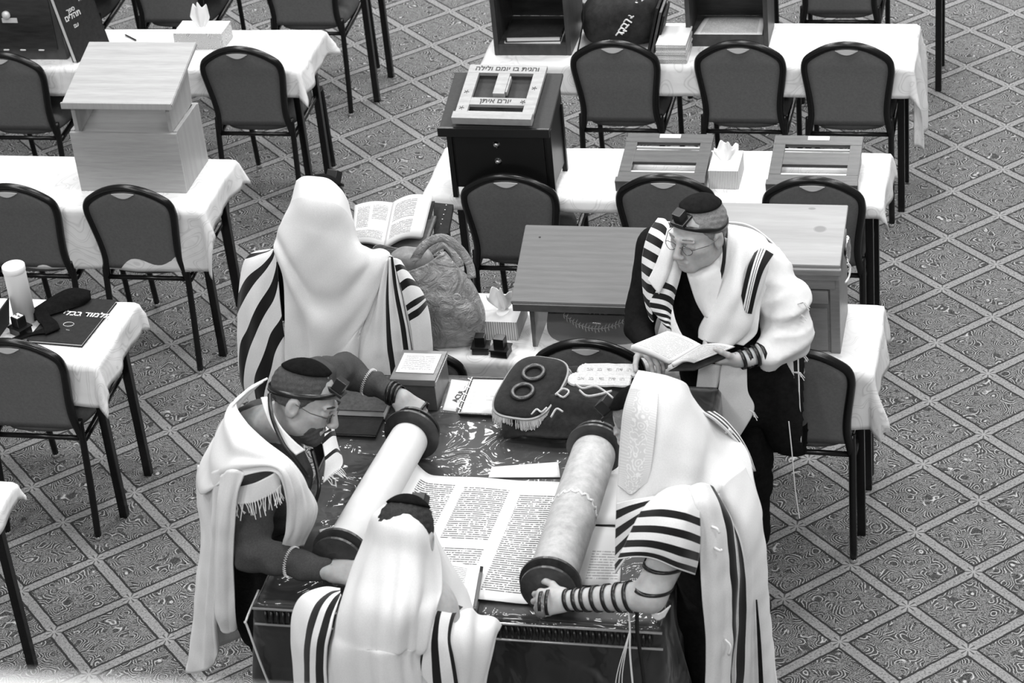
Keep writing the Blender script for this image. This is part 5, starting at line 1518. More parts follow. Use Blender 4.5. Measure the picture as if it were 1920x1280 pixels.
sheet('shawl_back', cols(
    [(0.5721,0.7600,1.4484), (.62, .88, 1.20), (.62, .90, .98)],
    [(.70, .80, 1.43), (.74, .90, 1.20), (.74, .92, .92)],
    [(.86, .80, 1.43), (.90, .90, 1.18), (.90, .92, .88)],
    [(.97, .76, 1.37), (1.03, .86, 1.12), (1.06, .86, .85)],
    [(0.9823,0.7000,1.3474), (1.0357,0.7400,1.1763), (1.0538,0.7400,1.0025), (1.0482,0.7200,0.8369)]), MT['wool'], pe, (50, 50), .005, rough=.003)
sheet('shawl_sleeve_band', cols(
    [(0.9203,0.6000,1.4283), (0.9050,0.5450,1.4139), (0.8920,0.5200,1.3657), (0.8811,0.5050,1.3115)],
    [(0.9455,0.6050,1.4428), (0.9346,0.5400,1.4220), (0.9183,0.5100,1.3622), (0.8955,0.4900,1.2580)],
    [(0.9870,0.5850,1.4308), (0.9604,0.5300,1.4038), (0.9399,0.5050,1.3451), (0.9168,0.4900,1.2483)]), stripes_mat('shawl_band_stripes', 0, [(.0, .30), (.42, .47), (.56, .60), (.68, 1.0)]), pe, (30, 40), .004, rough=.002)
sheet('shawl_side_fall', cols(
    [(0.9695,0.6600,1.0050), (0.9725,0.6500,0.8787), (0.9945,0.6400,0.7515), (1.0150,0.6400,0.6730), (1.0250,0.6400,0.6208)],
    [(1.0081,0.6800,1.0051), (1.0192,0.6600,0.9189), (1.0239,0.6500,0.7690), (1.0304,0.6400,0.6852), (1.0402,0.6400,0.6216)],
    [(1.0474,0.7000,1.0272), (1.0504,0.6800,0.9075), (1.0534,0.6600,0.7864), (1.0562,0.6500,0.7026), (1.0553,0.6400,0.6179)]), stripes_mat('side_fall_stripes', 0, [(.70, .92)], .62), pe, (24, 40), .005, rough=.004)
sheet('shawl_low_end', cols(
    [(0.7236,0.5000,1.0298), (0.7083,0.5000,0.9413), (0.6977,0.5000,0.8742), (0.6911,0.5000,0.8157)],
    [(0.7778,0.4750,1.0482), (0.7667,0.4800,0.9351), (0.7451,0.4800,0.8676), (0.7289,0.4850,0.8143)],
    [(0.8075,0.4850,1.0432), (0.7844,0.4850,0.9327), (0.7620,0.4850,0.8428), (0.7487,0.4850,0.7974)]), MT['wool_grey'], pe, (24, 30), .004, rough=.004)
sheet('shawl_low_end', cols(
    [(0.8105,0.4700,1.0659), (0.7952,0.4700,0.9650), (0.7719,0.4700,0.8533), (0.7570,0.4700,0.7675)],
    [(0.8569,0.4550,1.0776), (0.8518,0.4600,0.9633), (0.8360,0.4600,0.8411), (0.8092,0.4650,0.7467)],
    [(0.8955,0.4650,1.0686), (0.8949,0.4650,0.9511), (0.9142,0.4650,0.8684), (0.8532,0.4700,0.7412)]), MT['wool_grey'], pe, (24, 30), .005, rough=.004)
sheet('shawl_black_stripe', cols([(0.8075,0.4680,1.0324), (0.7834,0.4660,0.9340), (0.7609,0.4660,0.8443)], [(0.8169,0.4660,1.0297), (0.8055,0.4640,0.9254), (0.7681,0.4660,0.8380)]), MT['suit'], pe, (6, 20), .002)
for a, b in (((1500,560), (1516,580)), ((1506,600), (1522,606)), ((1500,668), (1518,682)), ((1492,705), (1512,718)), ((1412,775), (1424,788)), ((1345,640), (1352,648))):
    F_ = .58 if a[0] > 1450 else .46
for nm, pts in (('corner_tassel', [(1.0660,0.5600,1.2517), (1.0872,0.5500,1.2628), (1.1010,0.5500,1.2380)]), ('corner_tassel', [(1.0557,0.5600,1.2004), (1.0788,0.5500,1.2117), (1.0892,0.5500,1.1951)]), ('corner_tassel', [(1.0545,0.6000,1.0291), (1.0727,0.6000,1.0212), (1.0831,0.6000,0.9954)]), ('corner_tassel', [(1.0314,0.6200,0.9319), (1.0585,0.6100,0.9352), (1.0690,0.6100,0.9092)]), ('corner_tassel', [(0.8924,0.4630,0.8730), (0.9107,0.4600,0.8583), (0.9172,0.4600,0.8320)])):
    bm = bmesh.new()
    for k in range(5):
        o_ = Vector((.003 * math.sin(k * 2), .002 * k, .004 * math.cos(k * 2.6))); tube(bm, [Vector(pts[0]), Vector(pts[1]) + o_, Vector(pts[2]) + o_ * 2.2], .0016, 5)
    obj(nm, bm, MT['tissue'], pe)
bm = bmesh.new(); tube(bm, spline([(1.0134,0.6300,0.7138), (1.0225,0.6200,0.5837), (1.0310,0.6100,0.4283), (1.0445,0.6000,0.3063)], 16), .0022, 6); obj('long_tassel', bm, MT['tissue'], pe)
wraps('arm_strap', wLE, np.array((1.0357,0.5500,1.0880)), .032, .046, (.0, .14, .28, .42, .56, .70), .013, MT['strap'], pe, .1)
# the small book he holds
bk = thing('prayer_book', 'small open book held low by the man with glasses', 'book', (0, 0, 0))
page('left_page', [(0.5140,0.3600,1.1826), (0.6483,0.3450,1.1254), (0.7465,0.4300,1.1508), (0.6284,0.4500,1.1911)], text_lines_mat('prayer_print', .74, .40, [(.1, .92, .1, .92)], 22, 20), bk, .004, .006, thick=.030)
page('right_page', [(0.6520,0.3450,1.1255), (0.7295,0.3600,1.1195), (0.8613,0.4400,1.1410), (0.7465,0.4300,1.1508)], MT['print'], bk, .004, .010, thick=.018)
page('cover', [(0.6422,0.3350,1.1186), (0.7308,0.3500,1.1152), (0.8661,0.4300,1.1389), (0.7477,0.4200,1.1465)], MT['cover_dark'], bk, -.016, 0, thick=.003)


# ============================================================ man at the left rolling the scroll
pc = thing('person', 'bearded man in a dark sweater and skullcap gripping the left scroll roller', 'person', (0, 0, 0))
HC = Head((-.372, -.505, 1.487), (.91, -.14, -.36), (.32, .30, .90), 1.06)
wN = np.array((-0.2636,-0.8000,1.0440)); wF = np.array((-0.2413,0.0450,1.1490))
hn = Field(wN - .13, wN + .17, .003); hand_into(hn, wN, (1, -.05, .02), (-.1, -.5, .85), -1, 1.05, (.7, .75, .8, .85), .3, 0, .8)
hf = Field(wF - .15, wF + .17, .003); hand_into(hf, wF, (.80, -.25, -.50), (.35, -.3, .85), 1, 1.08, (.7, .75, .8, .85), .3, 0, .8)
sN = np.array((-0.5334,-0.6200,1.2352)); eN = np.array((-0.5405,-0.7400,1.0578)); sF = np.array((-0.4391,-0.2000,1.3623)); eF = np.array((-0.4426,0.1000,1.2108))
tr = Field((-1.0, -1.0, .85), (-.08, .30, 1.50), .012)
tr.chain([wN, eN, sN, (-.58, -.45, 1.24)], [.027, .036, .045, .07], .01).chain([wF, eF, sF, (-.56, -.40, 1.24)], [.027, .036, .045, .07], .01)
tr.cone((-.60, -.42, 1.0), (-.57, -.44, 1.25), .09, .10, .02).cone((-.62, -.44, 1.28), (-.47, -.48, 1.40), .10, .06, .05)
fields_obj('body', [HC.build((-.56, -.47, 1.34)), hn, hf, tr], MT['skin2'], pc)
hair_cap(HC, pc, MT['hair_cut'], .052, -.015, 1.035)
# beard: a close shell along the jaw
bf = Field(HC.lo(.16), HC.hi(.16), .0035); k_ = HC.s
bf.ell(HC.w(0, .028, -.052), np.array((.062, .062, .070)) * k_, HC.R, 0); bf.ell(HC.w(0, .066, -.090), np.array((.036, .030, .030)) * k_, HC.R, .02)
q_, P_ = bf.sl(bf.lo - 1, bf.lo + bf.n * bf.h + 1); Lc = (P_ - HC.c) @ HC.R / k_
up_ = Lc[..., 2] - (-.045 + np.clip(-(Lc[..., 1] - .03), 0, .1) * .9)
bf.D = np.maximum(bf.D, (np.maximum(up_, -(Lc[..., 1] + .012)) * k_).astype(np.float32)); bf.displace(lambda p: .0015 * vnoise(p, 250, 4))
fields_obj('beard', [bf], MT['hair_cut'], pc)
bm = bmesh.new(); tube(bm, [HC.w(-.022, .099, -.054), HC.w(0, .107, -.048), HC.w(.022, .099, -.054)], [.003, .0045, .003], 6); obj('moustache', bm, MT['hair_cut'], pc, True)
kippah(HC, pc, MT['velvet'], .22)
cube_at('phylactery_box', HC.w(.0, .083, .078), HC.R @ np.array([0, 1, -.2]), HC.R @ np.array([0, .72, .70]), .038, MT['black'], pc)
hs = [HC.w(.081 * math.cos(a), -.012 + .104 * math.sin(a), .034 + .034 * math.sin(a)) for a in np.linspace(-PI / 2, 1.5 * PI, 30)]
strap('head_strap', hs, .017, MT['strap'], pc, lambda p: Vector(p) - Vector(HC.w(0, -.012, .02)))
strap('hanging_strap', [(-0.4597,-0.5600,1.5475), (-0.4410,-0.6200,1.5272), (-0.4197,-0.6600,1.4962), (-0.3890,-0.6900,1.4453), (-0.3539,-0.7000,1.3948), (-0.3258,-0.6900,1.3236)], .013, MT['strap'], pc, (.2, -1, .5))
strap('hanging_strap', [(-0.3505,-0.5600,1.3422), (-0.3287,-0.6000,1.2904), (-0.3160,-0.6400,1.2484), (-0.3356,-0.6600,1.1901)], .012, MT['strap'], pc, (.2, -1, .5))
bm = bmesh.new()
for sx in (-1, 1):
    tube(bm, [HC.w(sx * .033 + .020 * math.cos(a), .104 - .006 * abs(math.cos(a)), -.002 + .014 * math.sin(a)) for a in np.linspace(0, 6.283, 21)[:-1]], .0011, 5, closed=True)
    tube(bm, [HC.w(sx * .053, .098, .002), HC.w(sx * .083, .05, .006), HC.w(sx * .086, .0, .012)], .0013, 5)
tube(bm, [HC.w(-.012, .103, .002), HC.w(0, .108, .004), HC.w(.012, .103, .002)], .0012, 5); obj('glasses', bm, MT['wire'], pc)
bm = bmesh.new()
for sx in (-1, 1): tube(bm, [HC.w(sx * .014, .098, .029), HC.w(sx * .031, .097, .033), HC.w(sx * .048, .084, .028)], [.002, .0038, .002], 6)
obj('eyebrows', bm, MT['hair_dark'], pc, True)
# sweater
sw = Field((-1.15, -.98, .80), (-.12, .30, 1.52), .009)
sw.ell((-.57, -.43, 1.16), (.125, .15, .20), None, 0).cone((-.57, -.42, 1.10), (-.62, -.42, .95), .13, .12, .06).cone((-.60, -.44, 1.26), (-.53, -.47, 1.36), .11, .070, .05)
sw.cone((-.60, -.46, 1.28), sN, .10, .078, .05).chain([sN, eN], [.078, .060], .03).cone(eN, wN + (eN - wN) * .10, .060, .040, .02)
sw.cone((-.56, -.38, 1.28), sF, .10, .072, .05).chain([sF, eF], [.072, .056], .03).cone(eF, wF + (eF - wF) * .16, .056, .040, .02)
sw.displace(lambda p: .010 * np.abs(vnoise(p * np.array([1.6, 1, 1]), 34, 5)) + .004 * vnoise(p, 70, 3) - .003)
fields_obj('sweater', [sw], MT['sweater'], pc)
def cuff_zigzag(a, b, t_, r, w=.02):
    a = np.array(a); b = np.array(b); d = (b - a) / np.linalg.norm(b - a); u = np.cross(d, [0, 0, 1.]); u /= np.linalg.norm(u); v = np.cross(d, u); c = a + (b - a) * t_
    bm = bmesh.new(); n_ = 84
    tube(bm, [c + (u * math.cos(2 * PI * k / n_) + v * math.sin(2 * PI * k / n_)) * r + d * (.0045 if k % 2 else -.0045) for k in range(n_)], .0022, 5, closed=True)
    obj('cuff_stitching', bm, MT['gold'], pc)
cuff_zigzag(eN, wN, .52, .0500); cuff_zigzag(eF, wF, .45, .0475)
wraps('arm_strap', wF + (eF - wF) * .14, wF - (eF - wF) * .02, .040, .034, (.1, .5, .9), .012, MT['strap'], pc, .2)
wraps('hand_strap', wF + np.array([.075, -.025, -.045]), wF + np.array([.095, -.03, -.06]), .040, .040, (.3,), .010, MT['strap'], pc, .2)
feetC = [(-.68, -.30, 0), (-.66, -.56, 0)]
legs('trousers', pc, (-.66, -.43, .88), feetC, MT['jeans']); shoes(pc, feetC, (1, 0, 0))
sheet('shirt_collar', cols(
    [(-0.4900,-0.5600,1.5303), (-0.4639,-0.6100,1.5095), (-0.4310,-0.6500,1.4750), (-0.3852,-0.6800,1.4328), (-0.3551,-0.6900,1.4077)],
    [(-0.4644,-0.5700,1.5421), (-0.4390,-0.6100,1.5147), (-0.4039,-0.6500,1.4843), (-0.3605,-0.6700,1.4470), (-0.3291,-0.6700,1.4152)]), MT['shirt'], pc, (8, 30), .005)
# shawl
up3 = [((495,716,-.40), (482,722,-.42), (465,728,-.38))]
R_ = [(-0.5216,-0.4000,1.4960), (-0.5747,-0.4600,1.4884), (-0.5950,-0.5200,1.4728), (-0.5267,-0.6200,1.4734), (-0.4592,-0.6800,1.4544), (-0.3947,-0.7100,1.4232), (-0.3444,-0.7100,1.3566), (-0.3143,-0.7000,1.2610), (-0.3137,-0.7000,1.1899), (-0.3766,-0.7000,1.0620)]
M1 = [(-0.5268,-0.4200,1.5027), (-0.5888,-0.5000,1.4859), (-0.6167,-0.5800,1.4578), (-0.5557,-0.6900,1.4440), (-0.4695,-0.7400,1.4555), (-0.3836,-0.7600,1.4427), (-0.3326,-0.7600,1.3727), (-0.3163,-0.7500,1.2666), (-0.3301,-0.7400,1.1875), (-0.3830,-0.7200,1.0745)]
M2 = [(-0.5458,-0.4200,1.4938), (-0.6260,-0.5000,1.4178), (-0.6881,-0.5700,1.3301), (-0.6256,-0.6900,1.3320), (-0.5049,-0.7700,1.4190), (-0.3748,-0.8000,1.4436), (-0.3408,-0.8000,1.3510), (-0.3543,-0.7800,1.2254), (-0.3764,-0.7600,1.1481), (-0.3977,-0.7300,1.0727)]
O_ = [(-0.5871,-0.3800,1.4558), (-0.7001,-0.4200,1.3050), (-0.7895,-0.4600,1.1756), (-0.7342,-0.6000,1.1735), (-0.5509,-0.7500,1.3525), (-0.3885,-0.8000,1.4192), (-0.3671,-0.8000,1.3095), (-0.3958,-0.7800,1.1759), (-0.4258,-0.7500,1.1023), (-0.4201,-0.7300,1.0628)]
sheet('shawl_mantle', cols(O_, M2, M1, R_), MT['wool'], pc, (60, 140), .007, lambda U, V: .006 * np.sin(U * 20 + V * 10) * np.sin(V * 3.14), rough=.003)
sheet('shawl_hanging_back', cols(
    [(-0.7987,-0.4400,1.1716), (-0.8384,-0.4200,1.0059), (-0.8472,-0.4200,0.8749), (-0.9037,-0.4200,0.6707), (-0.9620,-0.4200,0.4371), (-1.0140,-0.4200,0.2562)],
    [(-0.7150,-0.5800,1.2433), (-0.7302,-0.5800,1.1071), (-0.7484,-0.5700,0.9712), (-0.8049,-0.5500,0.7562), (-0.8632,-0.5300,0.5338), (-0.9086,-0.5200,0.3485)],
    [(-0.6205,-0.7000,1.3433), (-0.6517,-0.6900,1.1917), (-0.6964,-0.6600,1.0206), (-0.7456,-0.6300,0.8225), (-0.7933,-0.6100,0.6151), (-0.8249,-0.5800,0.4357)],
    [(-0.5839,-0.7200,1.3795), (-0.6102,-0.7200,1.2365), (-0.6611,-0.6900,1.0454), (-0.7097,-0.6600,0.8484), (-0.7560,-0.6300,0.6676), (-0.7807,-0.6000,0.5291)]), MT['wool'], pc, (70, 70), .006, lambda U, V: .008 * np.sin(U * 17 + V * 2) * np.minimum(1, .3 + V), rough=.003)
sheet('shawl_hanging_fold', cols(
    [(-0.5867,-0.7600,1.3674), (-0.6123,-0.7700,1.2522), (-0.6554,-0.7500,1.0698), (-0.7004,-0.7200,0.8741), (-0.7238,-0.7000,0.7481), (-0.7239,-0.6800,0.6748)],
    [(-0.5376,-0.7800,1.4083), (-0.5692,-0.8000,1.2766), (-0.6115,-0.7800,1.0954), (-0.6504,-0.7500,0.9012), (-0.6740,-0.7300,0.7715), (-0.6826,-0.7100,0.6890)],
    [(-0.4970,-0.7800,1.3948), (-0.5307,-0.7900,1.3121), (-0.5858,-0.7700,1.0897), (-0.6224,-0.7400,0.8955), (-0.6449,-0.7200,0.7702), (-0.6579,-0.7000,0.7050)]), MT['wool'], pc, (40, 60), .008, lambda U, V: .004 * np.sin(U * 9 + V * 3), rough=.003)
sheet('shawl_far_edge', cols(
    [(-0.6466,-0.4000,1.3191), (-0.7772,-0.3800,1.0884), (-0.8405,-0.3600,0.8309), (-0.9048,-0.3600,0.6244), (-0.9991,-0.3600,0.2674)],
    [(-.58, -.30, 1.32), (-.70, -.28, 1.05), (-.74, -.27, .80), (-.78, -.26, .55), (-.82, -.26, .32)],
    [(-.52, -.26, 1.34), (-.66, -.17, 1.05), (-.72, -.16, .80), (-.74, -.16, .55), (-.76, -.16, .36)]), MT['wool'], pc, (40, 50), .006, rough=.004)
sheet('shawl_end_over_sleeve', cols(
    [(-0.5432,-0.7400,1.3118), (-0.5537,-0.7450,1.2784), (-0.5656,-0.7450,1.2472)],
    [(-0.4595,-0.8000,1.3755), (-0.4676,-0.8050,1.3348), (-0.4759,-0.8050,1.3022)],
    [(-0.4039,-0.8000,1.4065), (-0.4023,-0.8000,1.3710), (-0.3996,-0.8000,1.3434)],
    [(-0.3852,-0.7800,1.4133), (-0.3824,-0.7850,1.3873), (-0.3834,-0.7850,1.3575)]), MT['wool_grey'], pc, (30, 12), .004, rough=.002)
fringe('shawl_fringe', [(-0.5624,-0.7500,1.2571), (-0.4732,-0.8100,1.3100), (-0.3983,-0.8100,1.3546), (-0.3807,-0.7900,1.3652)], .055, MT['tissue'], pc, 26, (0, -.1, -1), .0018)
sheet('shawl_far_front', cols(
    [(-0.3899,-0.3600,1.2687), (-0.3729,-0.4000,1.2308), (-0.3589,-0.4400,1.1971), (-0.3607,-0.4800,1.1525)],
    [(-0.3725,-0.3200,1.2694), (-0.3552,-0.3500,1.2285), (-0.3415,-0.3800,1.1876), (-0.3394,-0.4400,1.1567)],
    [(-0.3680,-0.2800,1.2531), (-0.3557,-0.3000,1.1943), (-0.3361,-0.3400,1.1497), (-0.3265,-0.4000,1.1502)]), stripes_mat('far_front_stripes', 1, [(.14, .24), (.50, .58)]), pc, (20, 30), .004, rough=.003)
fringe('shawl_fringe', [(-0.3548,-0.4600,1.1595), (-0.3380,-0.4400,1.1672), (-0.3251,-0.4000,1.1607)], .04, MT['tissue'], pc, 10, (.6, 0, -1), .0018)

# ============================================================ hooded man at the near edge
pb = thing('person', 'hooded man in a white striped prayer shawl seen from behind at the near table edge', 'person', (0, 0, 0))
HB = Head((.122, -1.150, 1.458), (.12, .82, -.55), (.03, .55, .83), 1.02)
tb = Field((-.20, -1.42, .9), (.45, -.95, 1.45), .013)
tb.cone((.11, -1.28, 1.0), (.12, -1.22, 1.22), .17, .15, 0).cone((.12, -1.2, 1.28), (.12, -1.16, 1.38), .08, .06, .05)
fields_obj('body', [HB.build((.12, -1.17, 1.33)), tb], MT['skin'], pb)
hair_cap(HB, pb, MT['hair_dark'], .05, -.03, 1.05)
kippah(HB, pb, MT['velvet'], -.15)
cube_at('phylactery_box', HB.w(.0, .080, .085), HB.R @ np.array([0, 1, -.3]), HB.R @ np.array([0, .62, .78]), .042, MT['black'], pb)
ct = Field((-.25, -1.50, .40), (.52, -.90, 1.42), .012)
ct.ell((.12, -1.20, 1.10), (.15, .10, .19), None, 0).cone((.12, -1.22, 1.1), (.12, -1.22, .60), .14, .14, .05)
fields_obj('coat', [ct], MT['suit'], pb)
feetB = [(.02, -1.22, 0), (.22, -1.22, 0)]
legs('trousers', pb, (.12, -1.24, .86), feetB, MT['suit']); shoes(pb, feetB, (0, 1, 0))
sheet('shawl_hood_and_back', cols(
    [(0.0492,-1.1000,1.5388), (0.0122,-1.1200,1.5040), (-0.0245,-1.1300,1.4179), (-0.0569,-1.1700,1.3538), (-0.0741,-1.2400,1.3064), (-0.0889,-1.3000,1.2364), (-0.1109,-1.3400,1.0705), (-.13, -1.38, .45)],
    [(0.0791,-1.1200,1.5608), (0.0737,-1.2000,1.5517), (0.0655,-1.2400,1.4876), (0.0533,-1.3100,1.4274), (0.0414,-1.3800,1.3680), (0.0224,-1.4100,1.2763), (0.0008,-1.4200,1.1473), (-.03, -1.44, .45)],
    [(0.1312,-1.1400,1.5748), (0.1462,-1.2350,1.5637), (0.1446,-1.2800,1.5046), (0.1434,-1.3500,1.4462), (0.1392,-1.4200,1.3886), (0.1203,-1.4400,1.2898), (0.1037,-1.4500,1.1815), (.08, -1.47, .45)],
    [(0.1613,-1.1200,1.5399), (0.1886,-1.2100,1.5296), (0.1977,-1.2500,1.4670), (0.2057,-1.3300,1.4167), (0.2033,-1.4000,1.3777), (0.1848,-1.4200,1.2788), (0.1625,-1.4300,1.1699), (.17, -1.46, .45)],
    [(0.1687,-1.0800,1.4831), (0.1983,-1.1200,1.4484), (0.2200,-1.1600,1.3852), (0.2321,-1.2400,1.3486), (0.2315,-1.3300,1.3432), (0.2106,-1.3800,1.2675), (0.1765,-1.3800,1.1292), (.24, -1.42, .45)]),
    stripes_mat('wool_with_hood_band', 1, [(0, .105)], .65, .74), pb, (80, 110), .006, lambda U, V: .010 * np.sin(U * 15 + V * 4) * np.clip(V * 2.5 - .3, 0, 1) + .004 * np.sin(U * 37 - V * 7) * np.clip(V * 2 - .3, 0, 1), rough=.002)
sheet('shawl_front_flap', cols(
    [(0.1666,-1.0700,1.4719), (0.1936,-1.1100,1.4274), (0.2111,-1.1500,1.3540), (0.2233,-1.2000,1.2976), (0.2416,-1.2200,1.2473)],
    [(0.1626,-1.0200,1.4005), (0.1927,-1.0200,1.2924), (0.2136,-1.0300,1.2233), (0.2311,-1.0600,1.1691), (0.2453,-1.0800,1.1365)],
    [(0.1589,-1.0000,1.3817), (0.1893,-0.9800,1.2580), (0.2262,-0.9700,1.1501), (0.2428,-0.9800,1.0972), (0.2558,-1.0000,1.0678)]), MT['wool_grey'], pb, (24, 50), .004, rough=.003)
sheet('shawl_left_shoulder', cols(
    [(-0.1078,-1.1400,1.2493), (-0.1637,-1.1300,1.2412), (-0.2342,-1.1300,1.2043), (-0.2654,-1.1500,1.1520), (-0.2726,-1.1800,1.0852), (-0.2722,-1.2000,1.0004), (-0.2802,-1.2000,0.8971)],
    [(-0.0927,-1.1800,1.2795), (-0.1215,-1.2000,1.2871), (-0.1605,-1.2300,1.2687), (-0.1851,-1.2600,1.2260), (-0.1995,-1.2800,1.1623), (-0.2080,-1.2900,1.0803), (-0.2191,-1.2900,0.9786)],
    [(-0.0858,-1.2000,1.2898), (-0.0988,-1.2400,1.3006), (-0.1149,-1.2800,1.2863), (-0.1316,-1.3100,1.2410), (-0.1460,-1.3300,1.1876), (-0.1594,-1.3300,1.1136), (-0.1695,-1.3300,1.0168)],
    [(-0.0780,-1.2200,1.2943), (-0.0752,-1.2700,1.2950), (-0.0787,-1.3100,1.2801), (-0.0838,-1.3400,1.2495), (-0.0974,-1.3500,1.1982), (-0.1099,-1.3500,1.1284), (-0.1189,-1.3500,1.0382)]),
    stripes_mat('left_shoulder_stripes', 0, [(.42, .60), (.76, .95)]), pb, (60, 70), .006, rough=.002)
sheet('shawl_right_shoulder', cols(
    [(0.2077,-1.3000,1.3062), (0.2100,-1.3500,1.3005), (0.2022,-1.3800,1.2476), (0.1852,-1.3800,1.1787), (0.1673,-1.3800,1.0892)],
    [(0.2204,-1.2400,1.2980), (0.2242,-1.3300,1.3047), (0.2197,-1.3700,1.2601), (0.2146,-1.3800,1.1909), (0.2069,-1.3800,1.0927)],
    [(0.2335,-1.1800,1.2596), (0.2412,-1.2900,1.2932), (0.2464,-1.3500,1.2652), (0.2499,-1.3700,1.1953), (0.2478,-1.3700,1.0879)],
    [(0.2572,-1.1200,1.1947), (0.2656,-1.2500,1.2595), (0.2679,-1.3200,1.2427), (0.2820,-1.3500,1.1912), (0.2855,-1.3500,1.0744)]),
    stripes_mat('right_shoulder_stripes', 0, [(.0, .10), (.42, .62), (.90, 1.0)]), pb, (50, 60), .006, rough=.002)
sheet('shawl_sleeve_end', cols(
    [(0.2601,-1.2400,1.2588), (0.2634,-1.3000,1.2454), (0.2650,-1.3300,1.1927), (0.2696,-1.3300,1.0560)],
    [(0.2656,-1.1200,1.1836), (0.2959,-1.2200,1.1933), (0.3058,-1.2600,1.1387), (0.2886,-1.2700,1.0070)],
    [(0.2955,-1.0500,1.1106), (0.3214,-1.1400,1.1212), (0.3216,-1.1800,1.0645), (0.2973,-1.2000,0.9486)],
    [(0.3344,-1.0000,1.0377), (0.3384,-1.0600,1.0461), (0.3284,-1.1200,1.0057), (0.2997,-1.1500,0.9066)]), MT['wool'], pb, (50, 50), .007, lambda U, V: .008 * np.sin(U * 13 + V * 3), rough=.002)

# ============================================================ hooded man seen from behind at the far left of the table
pa = thing('person', 'hooded man in a white prayer shawl, back to the camera, facing the open book', 'person', (0, 0, 0))
HA = Head((-.655, .715, 1.490), (.22, .90, -.35), (.08, .35, .93), 1.05)
ta = Field((-1.0, .42, .9), (-.35, .92, 1.45), .013)
ta.cone((-.68, .71, 1.0), (-.67, .71, 1.22), .11, .11, 0).cone((-.66, .67, 1.28), (-.66, .69, 1.38), .08, .06, .05)
fields_obj('body', [HA.build((-.66, .68, 1.33)), ta], MT['skin'], pa)
hair_cap(HA, pa, MT['hair_dark'], .05, -.03, 1.05)
kippah(HA, pa, MT['velvet'], -.10)
cube_at('phylactery_box', HA.w(-.01, .080, .090), HA.R @ np.array([0, 1, -.3]), HA.R @ np.array([0, .55, .83]), .042, MT['black'], pa)
ca = Field((-1.05, .42, .45), (-.28, .95, 1.42), .012)
ca.ell((-.67, .72, 1.14), (.17, .09, .20), None, 0).cone((-.67, .72, 1.1), (-.68, .72, .65), .13, .12, .05)
for sx, ex_ in ((-.92, -.90), (-.42, -.44)): ca.cone((-.67 + .14 * (1 if sx > -.67 else -1), .68, 1.28), (sx, .69, 1.18), .08, .07, .04).cone((sx, .69, 1.18), (ex_, .80, 1.02), .065, .05, .03)
fields_obj('coat', [ca], MT['suit'], pa)
feetA = [(-.77, .72, 0), (-.57, .72, 0)]
legs('trousers', pa, (-.67, .73, .86), feetA, MT['suit']); shoes(pa, feetA, (0, 1, 0))
sheet('shawl_hood_and_back', cols(
    [(-0.7071,0.6400,1.6536), (-0.7339,0.6200,1.5748), (-0.7668,0.5900,1.5157), (-0.8024,0.5700,1.4464), (-0.7952,0.5500,1.3866), (-0.7858,0.5400,1.2945), (-0.7925,0.5300,1.1452), (-0.8152,0.5300,0.9176), (-.80, .53, .62)],
    [(-0.6757,0.6400,1.6691), (-0.6746,0.5700,1.6143), (-0.6962,0.5500,1.5294), (-0.7200,0.5300,1.4437), (-0.7273,0.5200,1.3302), (-0.7224,0.5100,1.2046), (-0.7293,0.5100,1.0705), (-0.7436,0.5100,0.9109), (-.74, .50, .62)],
    [(-0.6292,0.6400,1.6680), (-0.6194,0.5550,1.6176), (-0.6371,0.5300,1.5211), (-0.6484,0.5100,1.4253), (-0.6606,0.5050,1.2978), (-0.6711,0.5000,1.1684), (-0.6845,0.5000,1.0562), (-0.7028,0.5000,0.9078), (-.69, .49, .62)],
    [(-0.5878,0.6400,1.6585), (-0.5612,0.5600,1.6017), (-0.5619,0.5400,1.4964), (-0.5533,0.5200,1.4011), (-0.5483,0.5100,1.2989), (-0.5695,0.5100,1.1663), (-0.6041,0.5100,1.0533), (-0.6520,0.5100,0.9037), (-.64, .49, .62)],
    [(-0.5538,0.6500,1.6139), (-0.5291,0.6000,1.5488), (-0.5189,0.5800,1.4644), (-0.4918,0.5600,1.3907), (-0.4522,0.5500,1.3438), (-0.4517,0.5400,1.2627), (-0.4913,0.5350,1.1541), (-0.5563,0.5300,1.0203), (-.58, .51, .62)],
    [(-0.5401,0.6700,1.5525), (-0.5220,0.6500,1.4677), (-0.5017,0.6300,1.3999), (-0.4417,0.6100,1.4002), (-0.3863,0.6000,1.3862), (-0.3893,0.5800,1.3501), (-0.4310,0.5600,1.2515), (-0.4880,0.5500,1.1340), (-0.5804,0.5400,0.9631)]),
    stripes_mat('wool_with_wide_hood_band', 1, [(0, .115)], .65, .74), pa, (90, 110), .006, lambda U, V: .013 * np.exp(-((V - .36 - .20 * np.sin(U * 3.14)) / .045) ** 2) - .005 * np.exp(-((V - .46 - .20 * np.sin(U * 3.14)) / .06) ** 2) + .007 * np.sin(U * 16 + V * 5) * np.clip(V * 2 - .4, 0, 1)  + .010 * np.sin(U * 8 - V * 9 + 1) * np.clip(V * 3 - .8, 0, 1), rough=.002)
